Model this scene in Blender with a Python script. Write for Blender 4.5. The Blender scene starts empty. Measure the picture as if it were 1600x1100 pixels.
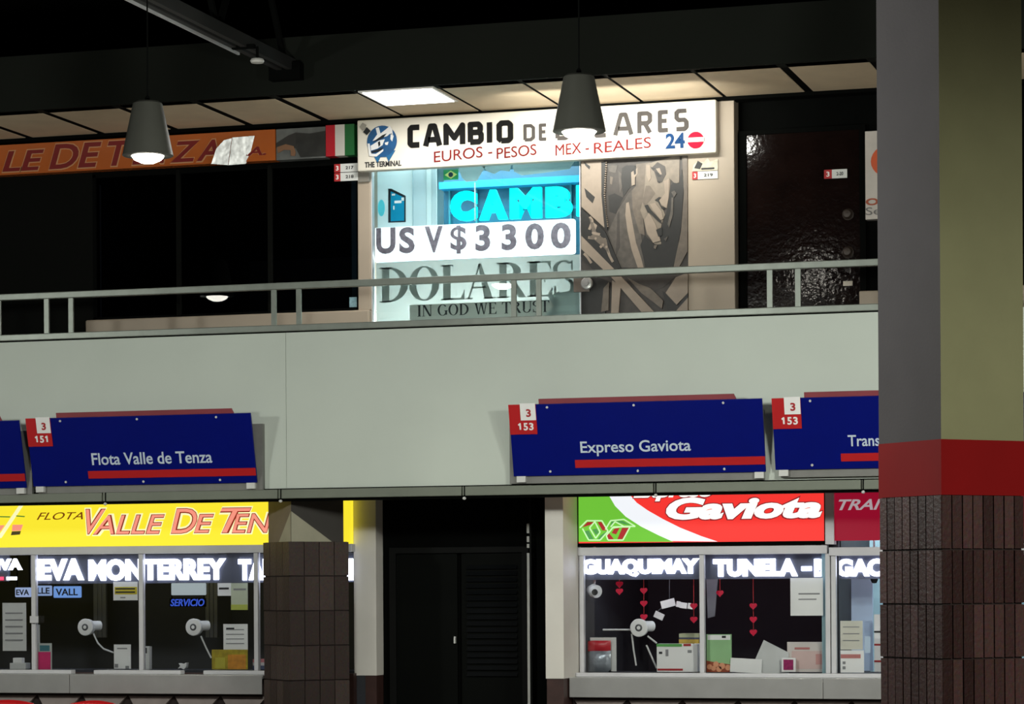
import bpy, math, random
from mathutils import Vector, Matrix
random.seed(4)
sc = bpy.context.scene
COL = sc.collection

# ------------------------------------------------------------------ camera
FPX, YAW, ROLL, HZ = 4200.0, math.radians(16.7), 0.006, 913.0
EYE = Vector((7.0, -21.3, 1.7))
R0 = Vector((math.cos(YAW), math.sin(YAW), 0)); F0 = Vector((-math.sin(YAW), math.cos(YAW), 0)); U0 = Vector((0, 0, 1))
RR = (R0 - ROLL * U0).normalized(); UU = (U0 + ROLL * R0).normalized()
cd = bpy.data.cameras.new('camera'); cam = bpy.data.objects.new('camera', cd); COL.objects.link(cam)
cd.sensor_width = 36; cd.lens = FPX / 1600 * 36; cd.shift_y = (HZ - 550) / 1600; cd.clip_end = 200
m = Matrix.Identity(4)
for i in range(3):
    m[i][0], m[i][1], m[i][2], m[i][3] = RR[i], UU[i], -F0[i], EYE[i]
cam.matrix_world = m
sc.camera = cam

# ------------------------------------------------------------------ world, exposure
w = bpy.data.worlds.new('night'); sc.world = w; w.use_nodes = True
w.node_tree.nodes['Background'].inputs[0].default_value = (0.75, 0.85, 1, 1)
w.node_tree.nodes['Background'].inputs[1].default_value = 0.012
sc.view_settings.view_transform = 'Standard'; sc.view_settings.look = 'None'
sc.view_settings.gamma = 1; sc.view_settings.exposure = 0.0; sc.view_settings.use_curve_mapping = False


def area(name, loc, target, size, size_y, power, col=(1, 1, 1), spread=180):
    l = bpy.data.lights.new(name, 'AREA'); l.shape = 'RECTANGLE'; l.size = size; l.size_y = size_y
    l.energy = power; l.color = col; l.spread = math.radians(spread)
    o = bpy.data.objects.new(name, l); COL.objects.link(o); o.location = loc
    o.rotation_euler = (Vector(target) - Vector(loc)).to_track_quat('-Z', 'Y').to_euler()
    return o


def spot(name, loc, power, col=(1, .96, .88), angle=150, radius=.12, blend=.6):
    l = bpy.data.lights.new(name, 'SPOT'); l.energy = power; l.color = col
    l.spot_size = math.radians(angle); l.spot_blend = blend; l.shadow_soft_size = radius
    o = bpy.data.objects.new(name, l); COL.objects.link(o); o.location = loc
    return o


def point(name, loc, power, col=(1, 1, 1), radius=.25):
    l = bpy.data.lights.new(name, 'POINT'); l.energy = power; l.color = col; l.shadow_soft_size = radius
    o = bpy.data.objects.new(name, l); COL.objects.link(o); o.location = loc
    return o


# light of the hall lamps hanging out of the frame, between the camera and the facade
for hx, hp in ((-14, 440), (-7, 440), (.7, 490), (5.6, 350)):
    point('hall_lamp_light', (hx, -6.3 if hx < 5 else -4.7, 3.9), hp, (.97, 1, .93))
spot('hall_lamp_light', (12.5, -14.2, 5.9), 2500, (1, .98, .86), 172, .2, .25)


# ------------------------------------------------------------------ helpers
def pt(px, py, Y):
    d = F0 + RR * ((px - 800) / FPX) + UU * ((HZ - py) / FPX)
    return EYE + d * ((Y - EYE.y) / d.y)


def rc(px0, py0, px1, py1, Y):
    """upright rectangle on the plane Y: x0, x1, z0, z1"""
    mx, my = (px0 + px1) / 2, (py0 + py1) / 2
    return pt(px0, my, Y).x, pt(px1, my, Y).x, pt(mx, py1, Y).z, pt(mx, py0, Y).z


def X(px, Y, py=700): return pt(px, py, Y).x
def Z(py, Y, px=700): return pt(px, py, Y).z


def lin(c):
    c = c / 255
    return c / 12.92 if c <= .04045 else ((c + .055) / 1.055) ** 2.4


MATS = {}


def M(name, rgb, rough=.6, metal=0, var=.08, scale=6, emit=0, bump=0, spec=.5, bscale=40):
    if name in MATS: return MATS[name]
    mt = bpy.data.materials.new(name); mt.use_nodes = True; nt = mt.node_tree
    b = nt.nodes['Principled BSDF']; c = [lin(v) for v in rgb]
    b.inputs['Roughness'].default_value = rough; b.inputs['Metallic'].default_value = metal
    b.inputs['Specular IOR Level'].default_value = spec
    tc = nt.nodes.new('ShaderNodeTexCoord')
    if var > 0:
        n = nt.nodes.new('ShaderNodeTexNoise'); n.inputs['Scale'].default_value = scale; n.inputs['Detail'].default_value = 4
        nt.links.new(tc.outputs['Object'], n.inputs['Vector'])
        r = nt.nodes.new('ShaderNodeValToRGB'); r.color_ramp.elements[0].position = .3; r.color_ramp.elements[1].position = .7
        r.color_ramp.elements[0].color = [v * (1 - var) for v in c] + [1]
        r.color_ramp.elements[1].color = [min(1, v * (1 + var)) for v in c] + [1]
        nt.links.new(n.outputs['Fac'], r.inputs['Fac']); nt.links.new(r.outputs['Color'], b.inputs['Base Color'])
    else:
        b.inputs['Base Color'].default_value = c + [1]
    if emit:
        b.inputs['Emission Color'].default_value = c + [1]; b.inputs['Emission Strength'].default_value = emit
    if bump:
        n2 = nt.nodes.new('ShaderNodeTexNoise'); n2.inputs['Scale'].default_value = bscale
        nt.links.new(tc.outputs['Object'], n2.inputs['Vector'])
        bp = nt.nodes.new('ShaderNodeBump'); bp.inputs['Strength'].default_value = bump; bp.inputs['Distance'].default_value = .02
        nt.links.new(n2.outputs['Fac'], bp.inputs['Height']); nt.links.new(bp.outputs['Normal'], b.inputs['Normal'])
    MATS[name] = mt
    return mt


def E(name, rgb, strength):
    """backlit / luminous surface"""
    if name in MATS: return MATS[name]
    mt = bpy.data.materials.new(name); mt.use_nodes = True; nt = mt.node_tree
    b = nt.nodes['Principled BSDF']; c = [lin(v) for v in rgb] + [1]
    b.inputs['Base Color'].default_value = [v * .25 for v in c[:3]] + [1]; b.inputs['Roughness'].default_value = .35
    b.inputs['Specular IOR Level'].default_value = .2
    b.inputs['Emission Color'].default_value = c; b.inputs['Emission Strength'].default_value = strength
    MATS[name] = mt
    return mt


def glass(name, tint=(1, 1, 1), rough=0.0):
    mt = bpy.data.materials.new(name); mt.use_nodes = True; nt = mt.node_tree
    for n in list(nt.nodes): nt.nodes.remove(n)
    o = nt.nodes.new('ShaderNodeOutputMaterial'); mx = nt.nodes.new('ShaderNodeMixShader')
    t = nt.nodes.new('ShaderNodeBsdfTransparent'); t.inputs[0].default_value = (*tint, 1)
    g = nt.nodes.new('ShaderNodeBsdfGlossy'); g.inputs['Roughness'].default_value = rough
    f = nt.nodes.new('ShaderNodeFresnel'); f.inputs['IOR'].default_value = 1.45
    nt.links.new(f.outputs[0], mx.inputs[0]); nt.links.new(t.outputs[0], mx.inputs[1]); nt.links.new(g.outputs[0], mx.inputs[2])
    nt.links.new(mx.outputs[0], o.inputs[0])
    return mt


def translucent(name, rgb, frac=.5):
    mt = bpy.data.materials.new(name); mt.use_nodes = True; nt = mt.node_tree
    for n in list(nt.nodes): nt.nodes.remove(n)
    c = [lin(v) for v in rgb] + [1]
    o = nt.nodes.new('ShaderNodeOutputMaterial'); mx = nt.nodes.new('ShaderNodeMixShader'); mx.inputs[0].default_value = frac
    d = nt.nodes.new('ShaderNodeBsdfDiffuse'); d.inputs[0].default_value = c
    t = nt.nodes.new('ShaderNodeBsdfTranslucent'); t.inputs[0].default_value = c
    nt.links.new(d.outputs[0], mx.inputs[1]); nt.links.new(t.outputs[0], mx.inputs[2]); nt.links.new(mx.outputs[0], o.inputs[0])
    return mt


def tag(o, label=None, cat=None, group=None, kind=None):
    if label: o['label'] = label
    if cat: o['category'] = cat
    if group: o['group'] = group
    if kind: o['kind'] = kind
    return o


def thing(name, loc, label, cat, group=None):
    o = bpy.data.objects.new(name, None); COL.objects.link(o); o.location = loc
    o.empty_display_size = .1
    return tag(o, label, cat, group)


def world_loc(o):
    v = Vector((0, 0, 0))
    while o is not None:
        v += Vector(o.location); o = o.parent
    return v


class MB:
    """collects shapes in world coordinates; build() links them as one mesh object"""
    def __init__(s, Mx=None): s.v = []; s.f = []; s.M = Mx

    def add(s, vs, fs):
        k = len(s.v); s.v += [Vector(p) for p in vs]; s.f += [tuple(i + k for i in f) for f in fs]; return s

    def box(s, x0, x1, y0, y1, z0, z1):
        if x0 > x1: x0, x1 = x1, x0
        if y0 > y1: y0, y1 = y1, y0
        if z0 > z1: z0, z1 = z1, z0
        return s.add([(x0, y0, z0), (x1, y0, z0), (x1, y1, z0), (x0, y1, z0), (x0, y0, z1), (x1, y0, z1), (x1, y1, z1), (x0, y1, z1)],
                     [(0, 3, 2, 1), (4, 5, 6, 7), (0, 1, 5, 4), (1, 2, 6, 5), (2, 3, 7, 6), (3, 0, 4, 7)])

    def poly(s, pts, y0, y1):
        """outline (x, z) given depth from y0 (front) to y1"""
        a = sum(pts[i][0] * pts[(i + 1) % len(pts)][1] - pts[(i + 1) % len(pts)][0] * pts[i][1] for i in range(len(pts)))
        if a < 0: pts = pts[::-1]
        n = len(pts)
        vs = [(x, y0, z) for x, z in pts] + [(x, y1, z) for x, z in pts]
        fs = [tuple(range(n)), tuple(range(2 * n - 1, n - 1, -1))] + [((i + 1) % n, i, i + n, (i + 1) % n + n) for i in range(n)]
        return s.add(vs, fs)

    def prism(s, pts, z0, z1):
        """outline (x, y) given height"""
        n = len(pts)
        vs = [(x, y, z0) for x, y in pts] + [(x, y, z1) for x, y in pts]
        fs = [tuple(range(n - 1, -1, -1)), tuple(range(n, 2 * n))] + [(i, (i + 1) % n, (i + 1) % n + n, i + n) for i in range(n)]
        return s.add(vs, fs)

    def tube(s, pts, r, n=10):
        pts = [Vector(p) for p in pts]; rings = []
        for i, p in enumerate(pts):
            d = (pts[min(i + 1, len(pts) - 1)] - pts[max(i - 1, 0)]).normalized()
            a = d.cross(Vector((0, 0, 1)) if abs(d.z) < .9 else Vector((1, 0, 0))).normalized(); b = d.cross(a)
            rr = r[i] if isinstance(r, (list, tuple)) else r
            rings.append([p + (a * math.cos(t) + b * math.sin(t)) * rr for t in [2 * math.pi * k / n for k in range(n)]])
        vs = [q for g in rings for q in g]
        fs = [(i * n + k, i * n + (k + 1) % n, (i + 1) * n + (k + 1) % n, (i + 1) * n + k) for i in range(len(pts) - 1) for k in range(n)]
        fs += [tuple(range(n - 1, -1, -1)), tuple(range((len(pts) - 1) * n, len(pts) * n))]
        return s.add(vs, fs)

    def lathe(s, c, prof, n=28, axis='z'):
        c = Vector(c); vs = []
        for r, h in prof:
            for k in range(n):
                t = 2 * math.pi * k / n
                q = (r * math.cos(t), r * math.sin(t), h) if axis == 'z' else (r * math.cos(t), h, r * math.sin(t))
                vs.append(c + Vector(q))
        fs = [(i * n + k, i * n + (k + 1) % n, (i + 1) * n + (k + 1) % n, (i + 1) * n + k) for i in range(len(prof) - 1) for k in range(n)]
        if prof[0][0] > 1e-4: fs.append(tuple(range(n - 1, -1, -1)))
        if prof[-1][0] > 1e-4: fs.append(tuple(range((len(prof) - 1) * n, len(prof) * n)))
        return s.add(vs, fs)

    def disc(s, x, z, r, y0, y1, n=28, rz=None):
        return s.poly([(x + r * math.cos(2 * math.pi * k / n), z + (rz or r) * math.sin(2 * math.pi * k / n)) for k in range(n)], y0, y1)

    def ring(s, x, z, rx, rz, tx, tz, a0, a1, y0, y1, n=18):
        """arc of a letter, from angle a0 to a1 (degrees), thickness tx at the sides and tz at the top"""
        for i in range(n):
            t0 = math.radians(a0 + (a1 - a0) * i / n); t1 = math.radians(a0 + (a1 - a0) * (i + 1) / n)
            s.poly([(x + rx * math.cos(t0), z + rz * math.sin(t0)), (x + rx * math.cos(t1), z + rz * math.sin(t1)),
                    (x + (rx - tx) * math.cos(t1), z + (rz - tz) * math.sin(t1)), (x + (rx - tx) * math.cos(t0), z + (rz - tz) * math.sin(t0))], y0, y1)
        return s

    def text(s, string, x0, x1, z0, z1, yf, depth=.004, bold=0., shear=0., slope=0.):
        c = bpy.data.curves.new('t', 'FONT'); c.body = string; c.size = 1; c.offset = bold; c.shear = shear; c.extrude = .5
        c.resolution_u = 4
        o = bpy.data.objects.new('t', c); COL.objects.link(o)
        dg = bpy.context.evaluated_depsgraph_get(); dg.update()
        me = bpy.data.meshes.new_from_object(o.evaluated_get(dg))
        xs = [v.co.x for v in me.vertices]; ys = [v.co.y for v in me.vertices]
        ax, bx, ay, by = min(xs), max(xs), min(ys), max(ys)
        vs = []
        for v in me.vertices:
            xx = x0 + (v.co.x - ax) / (bx - ax) * (x1 - x0)
            vs.append((xx, yf + (.5 - v.co.z) * depth, z0 + (v.co.y - ay) / (by - ay) * (z1 - z0) + slope * (xx - x0)))
        s.add(vs, [tuple(p.vertices) for p in me.polygons])
        bpy.data.objects.remove(o); bpy.data.curves.remove(c); bpy.data.meshes.remove(me)
        return s

    def stroke(s, pts, wd, y0, y1, closed=False):
        pts = list(pts) + ([pts[0]] if closed else []); h = wd / 2
        for i, (p0, p1) in enumerate(zip(pts, pts[1:])):
            dx, dz = p1[0] - p0[0], p1[1] - p0[1]; L = math.hypot(dx, dz) or 1; dx /= L; dz /= L
            y0 -= .0005
            s.poly([(p0[0] - dz * h, p0[1] + dx * h), (p1[0] - dz * h, p1[1] + dx * h), (p1[0] + dz * h, p1[1] - dx * h), (p0[0] + dz * h, p0[1] - dx * h)], y0, y1)
        for p in pts[1:-1] if not closed else pts[:-1]:
            y0 -= .0005; s.disc(p[0], p[1], h, y0, y1, 10)
        return s

    def block(s, ch, x0, x1, z0, z1, yf, yb, wd):
        G = {'C': [[(1.2, 1), (.2, 1), (0, .9), (0, .1), (.2, 0), (1.2, 0)]], 'A': [[(0, -.08), (.36, 1), (.64, 1), (1, -.08)], [(.2, .26), (.8, .26)]],
             'M': [[(0, -.08), (0, 1), (.5, .3), (1, 1), (1, -.08)]], 'B': [[(0, 0), (0, 1), (.75, 1), (.92, .88), (.92, .66), (.75, .54), (0, .54)], [(.75, .54), (1, .42), (1, .12), (.8, 0), (0, 0)]],
             'I': [[(.5, -.08), (.5, 1.08)]], 'O': [[(.2, 0), (0, .12), (0, .88), (.2, 1), (.8, 1), (1, .88), (1, .12), (.8, 0), (.2, 0)]],
             'D': [[(0, 0), (0, 1), (.7, 1), (1, .84), (1, .16), (.7, 0), (0, 0)]], 'E': [[(1, 1), (0, 1), (0, 0), (1, 0)], [(0, .52), (.85, .52)]],
             'L': [[(0, 1.08), (0, 0), (1, 0)]], 'R': [[(0, -.08), (0, 1), (.75, 1), (1, .9), (1, .58), (.75, .46), (0, .46)], [(.5, .46), (1, -.08)]],
             'S': [[(1, 1), (.2, 1), (0, .9), (0, .62), (.2, .5), (.8, .5), (1, .38), (1, .1), (.8, 0), (0, 0)]]}[ch]
        h = wd / 2
        for ln in G:
            s.stroke([(x0 + h + u * (x1 - x0 - wd), z0 + h + v * (z1 - z0 - wd)) for u, v in ln], wd, yf, yb)
        return s

    def build(s, name, mat, parent=None, base=None, bevel=0, smooth=False, label=None):
        vs = [s.M @ p for p in s.v] if s.M else s.v
        if parent is not None: off = world_loc(parent)
        elif base is not None: off = Vector(base)
        else:
            lo = [min(p[i] for p in vs) for i in range(3)]; hi = [max(p[i] for p in vs) for i in range(3)]
            off = Vector(((lo[0] + hi[0]) / 2, (lo[1] + hi[1]) / 2, lo[2]))
        me = bpy.data.meshes.new(name); me.from_pydata([p - off for p in vs], [], s.f); me.update()
        me.materials.append(mat)
        o = bpy.data.objects.new(name, me); COL.objects.link(o)
        if parent is not None: o.parent = parent
        else: o.location = off
        if bevel:
            b = o.modifiers.new('bevel', 'BEVEL'); b.width = bevel; b.segments = 2; b.limit_method = 'ANGLE'
        if smooth:
            for p in me.polygons: p.use_smooth = True
            me.set_sharp_from_angle(angle=math.radians(35))
        if label: o['label'] = label
        return o


def struct(name, mb, mat, parent=None, bevel=0):
    o = mb.build(name, mat, parent, bevel=bevel)
    if parent is None: o['kind'] = 'structure'
    return o


# serif capitals, each drawn in a cell of height 1
def serif(mb, string, x0, x1, z0, z1, yf, yb, st=.17, th=.05, gap=.1):
    W = {'D': .8, 'O': .84, 'L': .66, 'A': .82, 'R': .8, 'E': .68, 'S': .58, 'I': .32, 'N': .86, 'G': .84, 'W': 1.12, 'T': .72, 'U': .82, ' ': .32}
    tot = sum(W[c] + gap for c in string) - gap
    k = (x1 - x0) / tot; h = z1 - z0; cx = 0.0

    def q(*p): mb.poly([(x0 + (cx + a) * k, z0 + b * h) for a, b in p], yf, yb)

    def bar(a0, a1, b0, b1): q((a0, b0), (a1, b0), (a1, b1), (a0, b1))

    def rg(a, b, ra, rb, ta, tb, d0, d1): mb.ring(x0 + (cx + a) * k, z0 + b * h, ra * k, rb * h, ta * k, tb * h, d0, d1, yf, yb)

    def stem(a, wd=st, lo=0, hi=1, s0=True, s1=True):
        bar(a, a + wd, lo, hi)
        if s0: bar(a - .07, a + wd + .07, lo, lo + .04)
        if s1: bar(a - .07, a + wd + .07, hi - .04, hi)
    for c in string:
        w_ = W[c]
        if c == 'I': stem(.08)
        elif c == 'D':
            stem(.08); rg(.25, .5, w_ - .25, .5, st, th, -90, 90); bar(.2, .28, 0, th); bar(.2, .28, 1 - th, 1)
        elif c == 'O': rg(w_ / 2, .5, w_ / 2, .5, st, th * .8, 0, 360)
        elif c == 'G':
            rg(w_ / 2, .5, w_ / 2, .5, st, th * .8, 40, 320); stem(w_ - st - .04, st, .08, .46, False, True)
        elif c == 'L':
            stem(.08); bar(.1, w_, 0, th); q((w_ - .1, th), (w_, th), (w_, .28))
        elif c == 'E':
            stem(.08); bar(.1, w_, 0, th); bar(.1, w_ - .04, 1 - th, 1); bar(.2, w_ - .2, .49, .53)
            q((w_ - .12, th), (w_, th), (w_, .27)); q((w_ - .14, 1 - th), (w_ - .04, 1 - th), (w_ - .04, .76)); bar(w_ - .22, w_ - .18, .4, .63)
        elif c == 'A':
            q((.06, 0), (.06 + th, 0), (w_ / 2, .98), (w_ / 2 - .04, 1)); q((w_ - .1 - st, 0), (w_ - .08, 0), (w_ / 2 + .02, 1), (w_ / 2 - .06, 1))
            bar(.2, w_ - .25, .3, .3 + th); bar(0, .2, 0, .04); bar(w_ - .32, w_, 0, .04)
        elif c == 'R':
            stem(.08); rg(.28, .75, .38, .25, st, th, -90, 90); bar(.2, .3, 1 - th, 1); bar(.2, .3, .5, .5 + th)
            q((.32, .52), (.48, .52), (w_, 0), (w_ - .2, 0))
        elif c == 'S':
            rg(w_ / 2, .76, w_ / 2, .24, .12, th, 40, 230); rg(w_ / 2, .26, w_ / 2, .26, .12, th, -140, 50)
            q((.02, .7), (.16, .56), (w_ - .02, .3), (w_ - .14, .48)); bar(w_ - .1, w_ - .05, .72, .98); bar(.03, .08, .02, .28)
        elif c == 'N':
            bar(.1, .1 + th, 0, 1); bar(w_ - .14, w_ - .14 + th, 0, 1); q((.06, 1), (.24, 1), (w_ - .09, 0), (w_ - .24, 0))
            bar(0, .24, 0, .04); bar(0, .2, .96, 1); bar(w_ - .26, w_, .96, 1)
        elif c == 'W':
            for a in (0, .46):
                q((a + .06, 1), (a + .06 + st, 1), (a + .4, 0), (a + .32, 0)); q((a + .34, 0), (a + .4, 0), (a + .6, 1), (a + .54, 1))
                bar(a, a + .3, .96, 1)
            bar(.92, 1.12, .96, 1)
        elif c == 'T':
            stem(w_ / 2 - st / 2, st, 0, 1, True, False); bar(0, w_, 1 - th, 1); q((0, 1 - th), (.1, 1 - th), (0, .74)); q((w_, 1 - th), (w_ - .1, 1 - th), (w_, .74))
        elif c == 'U':
            bar(.08, .08 + st, .28, 1); bar(w_ - .14, w_ - .14 + th, .28, 1); rg(w_ / 2 - .01, .3, w_ / 2 - .08, .3, st * .8, th, 180, 360)
            bar(0, .32, .96, 1); bar(w_ - .24, w_, .96, 1)
        cx += w_ + gap
    return mb


# ------------------------------------------------------------------ planes of the building
YP = 0.0      # face of the balcony parapet
YU = 1.39     # wall of the upper floor
YG = 0.92     # glass of the ticket offices
YL = -3.12    # row of pendant lamps
XL, XR = X(-700, 0), X(1900, 0)

# materials
m_parapet = M('greenish_white_paint', (202, 210, 200), .65, var=.03, scale=1.2)
m_floor = M('hall_floor', (110, 104, 98), .4, var=.1, scale=2)
m_black = M('black_paint', (8, 9, 8), .9, var=.1, spec=.04)
m_dark = M('dark_grey_paint', (14, 15, 13), .85, var=.06, scale=1.5, spec=.06)
m_beam = M('charcoal_beam_paint', (26, 28, 24), .9, var=.05, scale=1, spec=.08)
m_white = M('white_paint', (226, 222, 214), .55, var=.04, scale=3)
m_cream = M('cream_paint', (164, 150, 133), .55, var=.04, scale=3)
m_alu = M('grey_aluminium', (176, 178, 176), .42, .55, var=.05)
m_frame = M('light_grey_frame', (212, 212, 216), .4, .1, var=.05)
m_rail = M('grey_steel_rail', (138, 144, 136), .42, .45, var=.08, scale=10)
m_strip = M('grey_moulding', (116, 122, 109), .55, var=.05)
m_steel = M('brushed_steel', (196, 196, 195), .3, .55, var=.06, scale=4)
m_tilebase = M('brown_grout', (40, 28, 26), .8)
m_soffit = M('beige_ceiling_panel', (212, 192, 162), .7, var=.05, scale=4)
m_room = M('dark_room', (46, 48, 54), .8)
m_roomgrey = M('office_grey_wall', (92, 94, 98), .8)
m_paper = M('white_paper', (242, 242, 240), .7, var=.03)
m_paper2 = M('pale_grey_paper', (212, 213, 210), .6, var=.05)
m_ink = M('black_ink', (30, 30, 32), .6, var=0)
m_redink = M('red_ink', (170, 30, 34), .6, var=0)
g_clear = glass('clear_glass', (.985, .99, .995))
g_dark = glass('dark_glass', (.35, .37, .4))
g_shop = glass('shop_glass', (.9, .97, .98))

# ------------------------------------------------------------------ the setting
struct('wall_left', MB().box(XL - 4.2, XL - 4, -24, 6, 0, 9), M('unlit_hall_wall', (20, 21, 20), .9, spec=.05))
struct('wall_right', MB().box(XR + 14, XR + 14.2, -24, 6, 0, 9), M('unlit_hall_wall', (20, 21, 20), .9, spec=.05))
struct('wall_back_left', MB().box(XL - 4, XL, 5, 5.1, 0, 9), M('unlit_hall_wall', (20, 21, 20), .9, spec=.05))
struct('wall_back_right', MB().box(XR, XR + 14, 5, 5.1, 0, 9), M('unlit_hall_wall', (20, 21, 20), .9, spec=.05))
struct('floor', MB().box(XL - 4, XR + 14, -24, 5, -.1, 0), m_floor)
ZF2 = 3.22                                            # upper walkway
ztop = Z(511, YP); zbot = Z(759, YP)
par = MB()
for a, b in ((-700, 447.2), (447.8, 1900)):
    par.box(X(a, 0), X(b, 0), YP, YP + .14, zbot, ztop)
struct('wall_parapet', par, m_parapet)
struct('floor_upper', MB().box(XL, XR, YP + .14, 5, ZF2 - .28, ZF2), m_floor)
struct('ceiling_lower', MB().box(XL, XR, YP + .14, 5, ZF2 - .36, ZF2 - .28), m_dark)

# grey moulding under the parapet, in lengths
zs0, zs1 = Z(775, -.04), Z(760.5, -.04)
seams = [-700, -410, -120, 163, 437, 724, 1023, 1347, 1620, 1900]
mo = MB()
for a, b in zip(seams, seams[1:]):
    mo.box(X(a + .8, 0), X(b - .8, 0), -.05, .14, zs0, zs1)
struct('trim_1', mo, m_strip, bevel=.006)
mo = MB()
mo.box(XL, XR, -.02, .14, zs1, zbot)  # shadow line over the moulding, set in as a black strip
mo.box(XL, XR, -.01, .12, zs0 - .02, zs0)
struct('trim_2', mo, m_black)
for a in seams[3:-2]:
    p = pt(a + 2, 770, -.05)
    k = thing('moulding_clip', (p.x, -.05, zs0 - .03), 'small pale clip hanging under the grey moulding ' + {
        163: 'over the yellow lit sign', 437: 'beside the brown column', 724: 'over the dark doorway',
        1023: 'over the red and green lit sign', 1347: 'over the crimson sign'}[a], 'clip', 'clips under the grey moulding')
    MB().box(p.x - .004, p.x + .004, -.056, -.05, zs0 - .02, zs1).build('clip_strap', m_black, k)
    MB().lathe((p.x, -.06, zs0 - .02), [(0, -.016), (.013, -.01), (.016, 0), (.008, .01)], 12).build('clip_head', m_paper2, k, smooth=True)

# upper soffit: panels between dark bars, from the beam back to the wall
zsf = Z(132, 0)
fx = [X(58, 0, 172) + (X(1360, 0, 85) - X(58, 0, 172)) * i / 10 for i in range(-3, 14)]
sof = MB()
fw = [.016 if 7 <= i <= 11 else .036 for i in range(len(fx))]       # half widths of the bars between the panels
for i, (a, b) in enumerate(zip(fx, fx[1:])):
    sof.box(a + fw[i], b - fw[i + 1], .02, YU - .1, zsf, zsf + .05)
struct('ceiling_upper', sof, m_soffit, bevel=.004)
bars = MB().box(XL, XR, .02, YU + 3, zsf + .03, zsf + .12)
bars.box(XL, XR, YU - .1, YU + .05, zsf - .03, zsf + .05)
for a, q in zip(fx, fw):
    bars.box(a - q + .001, a + q - .001, .02, YU - .1, zsf + .004, zsf + .05)
struct('ceiling_grid', bars, m_black)
zb1 = Z(42, 0)
struct('wall_beam', MB().box(XL, XR, -.02, .16, zsf, zb1), m_beam)
struct('roof', MB().box(XL - 4, XR + 14, -24, 6, zb1 + 1.6, zb1 + 1.7), m_black)
struct('wall_behind_beam', MB().box(XL, XR, 3, 3.1, zsf + .12, zb1 + 1.6), m_black)

# ------------------------------------------------------------------ upper floor wall
yb = ZF2
x0 = X(145, YU, 380); x1 = X(562, YU, 380); xs2 = X(582, YU, 380)
zsill = Z(494, YU, 350)
zhead = Z(262, YU, 350)
struct('wall_upper_left', MB().box(XL, x0, YU, YU + .15, yb, zsf), m_dark)
struct('wall_header_left', MB().box(x0, xs2, YU, YU + .15, zhead, zsf), m_black)
struct('wall_sill_left', MB().box(X(133, YU - .1, 500), xs2, YU - .1, YU + .15, yb, zsill), m_cream, bevel=.015)
struct('wall_post_left', MB().box(x1, xs2, YU - .05, YU + .15, zsill, Z(262, YU, 572)), m_cream, bevel=.008)
zc = Z(270, YU, 575)
MBc = MB().box(X(566, YU), xs2, YU - .075, YU - .05, zc - .09, zc)
tag(MBc.build('conduit_box', M('grey_plastic', (120, 116, 108), .6)), 'small grey box at the top of the cream post, under the white sign corner', 'box')
# dark rooms behind
def room(name, xa, xb, ya, ybk, za, zb, mat):
    r = MB()
    r.box(xa, xb, ybk, ybk + .08, za, zb)
    r.box(xa - .08, xa, ya, ybk, za, zb); r.box(xb, xb + .08, ya, ybk, za, zb)
    r.box(xa, xb, ya, ybk, zb, zb + .06); r.box(xa, xb, ya, ybk, za - .06, za)
    return struct(name, r, mat)
room('wall_room_left', x0 + .09, xs2 - .26, YU + .16, YU + 2.6, yb + .06, zsf - .1, m_room)
wd = thing('window_1', (x0, YU, zsill), None, None); wd['kind'] = 'structure'
fr = MB()
fr.box(x0, x1, YU + .0, YU + .06, zsill, zsill + .03); fr.box(x0, x1, YU, YU + .06, zhead - .03, zhead)
fr.box(x0, x0 + .03, YU, YU + .06, zsill, zhead); fr.box(x1 - .03, x1, YU, YU + .06, zsill, zhead)
fr.build('window_frame', m_black, wd)
for q in (279, 422):
    MB().box(X(q - 3, YU, 380), X(q + 3, YU, 380), YU - .01, YU + .06, zsill, zhead).build('mullion', m_dark, wd)
MB().box(x0, x1, YU + .02, YU + .03, zsill, zhead).build('pane', g_dark, wd)

# right of the shop: white pier, dark recess with a brown door
xp0, xp1 = X(1077, YU, 320), X(1150, YU, 320)
struct('wall_pier_upper', MB().box(xp0, xp1, YU - .06, YU + .15, yb, Z(153, YU, 1130)), m_cream, bevel=.006)
struct('wall_upper_right', MB().box(xp1, XR, YU + .12, YU + .25, yb, zsf), m_black)
dx0, dx1 = X(1168, YU + .1, 350), X(1345, YU + .1, 350)
d1 = thing('door_1', (dx0, YU + .1, yb), None, None); d1['kind'] = 'structure'
m_door = M('dark_brown_door', (20, 11, 9), .1, var=.25, scale=5, bump=.1, bscale=22)
MB().box(dx0, dx1, YU + .07, YU + .12, yb, Z(205, YU, 1250)).build('leaf', m_door, d1)
fr = MB(); fr.box(dx0 - .06, dx0, YU + .05, YU + .12, yb, Z(198, YU, 1250)); fr.box(dx1, dx1 + .05, YU + .05, YU + .12, yb, Z(198, YU, 1250))
fr.box(dx0, dx1, YU + .05, YU + .12, Z(205, YU, 1250), Z(198, YU, 1250)); fr.build('door_frame', m_black, d1)
for py in (335, 394):
    p = pt(1325, py, YU + .07)
    MB().lathe((p.x, YU + .07, p.z), [(0, -.06), (.03, -.055), (.045, -.03), (.03, -.01), (.05, 0)], 20, 'y').build('door_knob', M('worn_brass_knob', (58, 48, 42), .5, .3), d1, smooth=True)
p = pt(1325, 443, YU + .07)
MB().box(p.x - .04, p.x + .04, YU + .06, YU + .07, p.z - .02, p.z + .02).build('latch_plate', M('pale_plate', (190, 180, 165), .4), d1)
struct('wall_sill_right', MB().box(X(1343, YU - .02, 466), XR, YU - .04, YU + .12, yb, Z(455, YU, 1357)), m_cream, bevel=.01)

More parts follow.
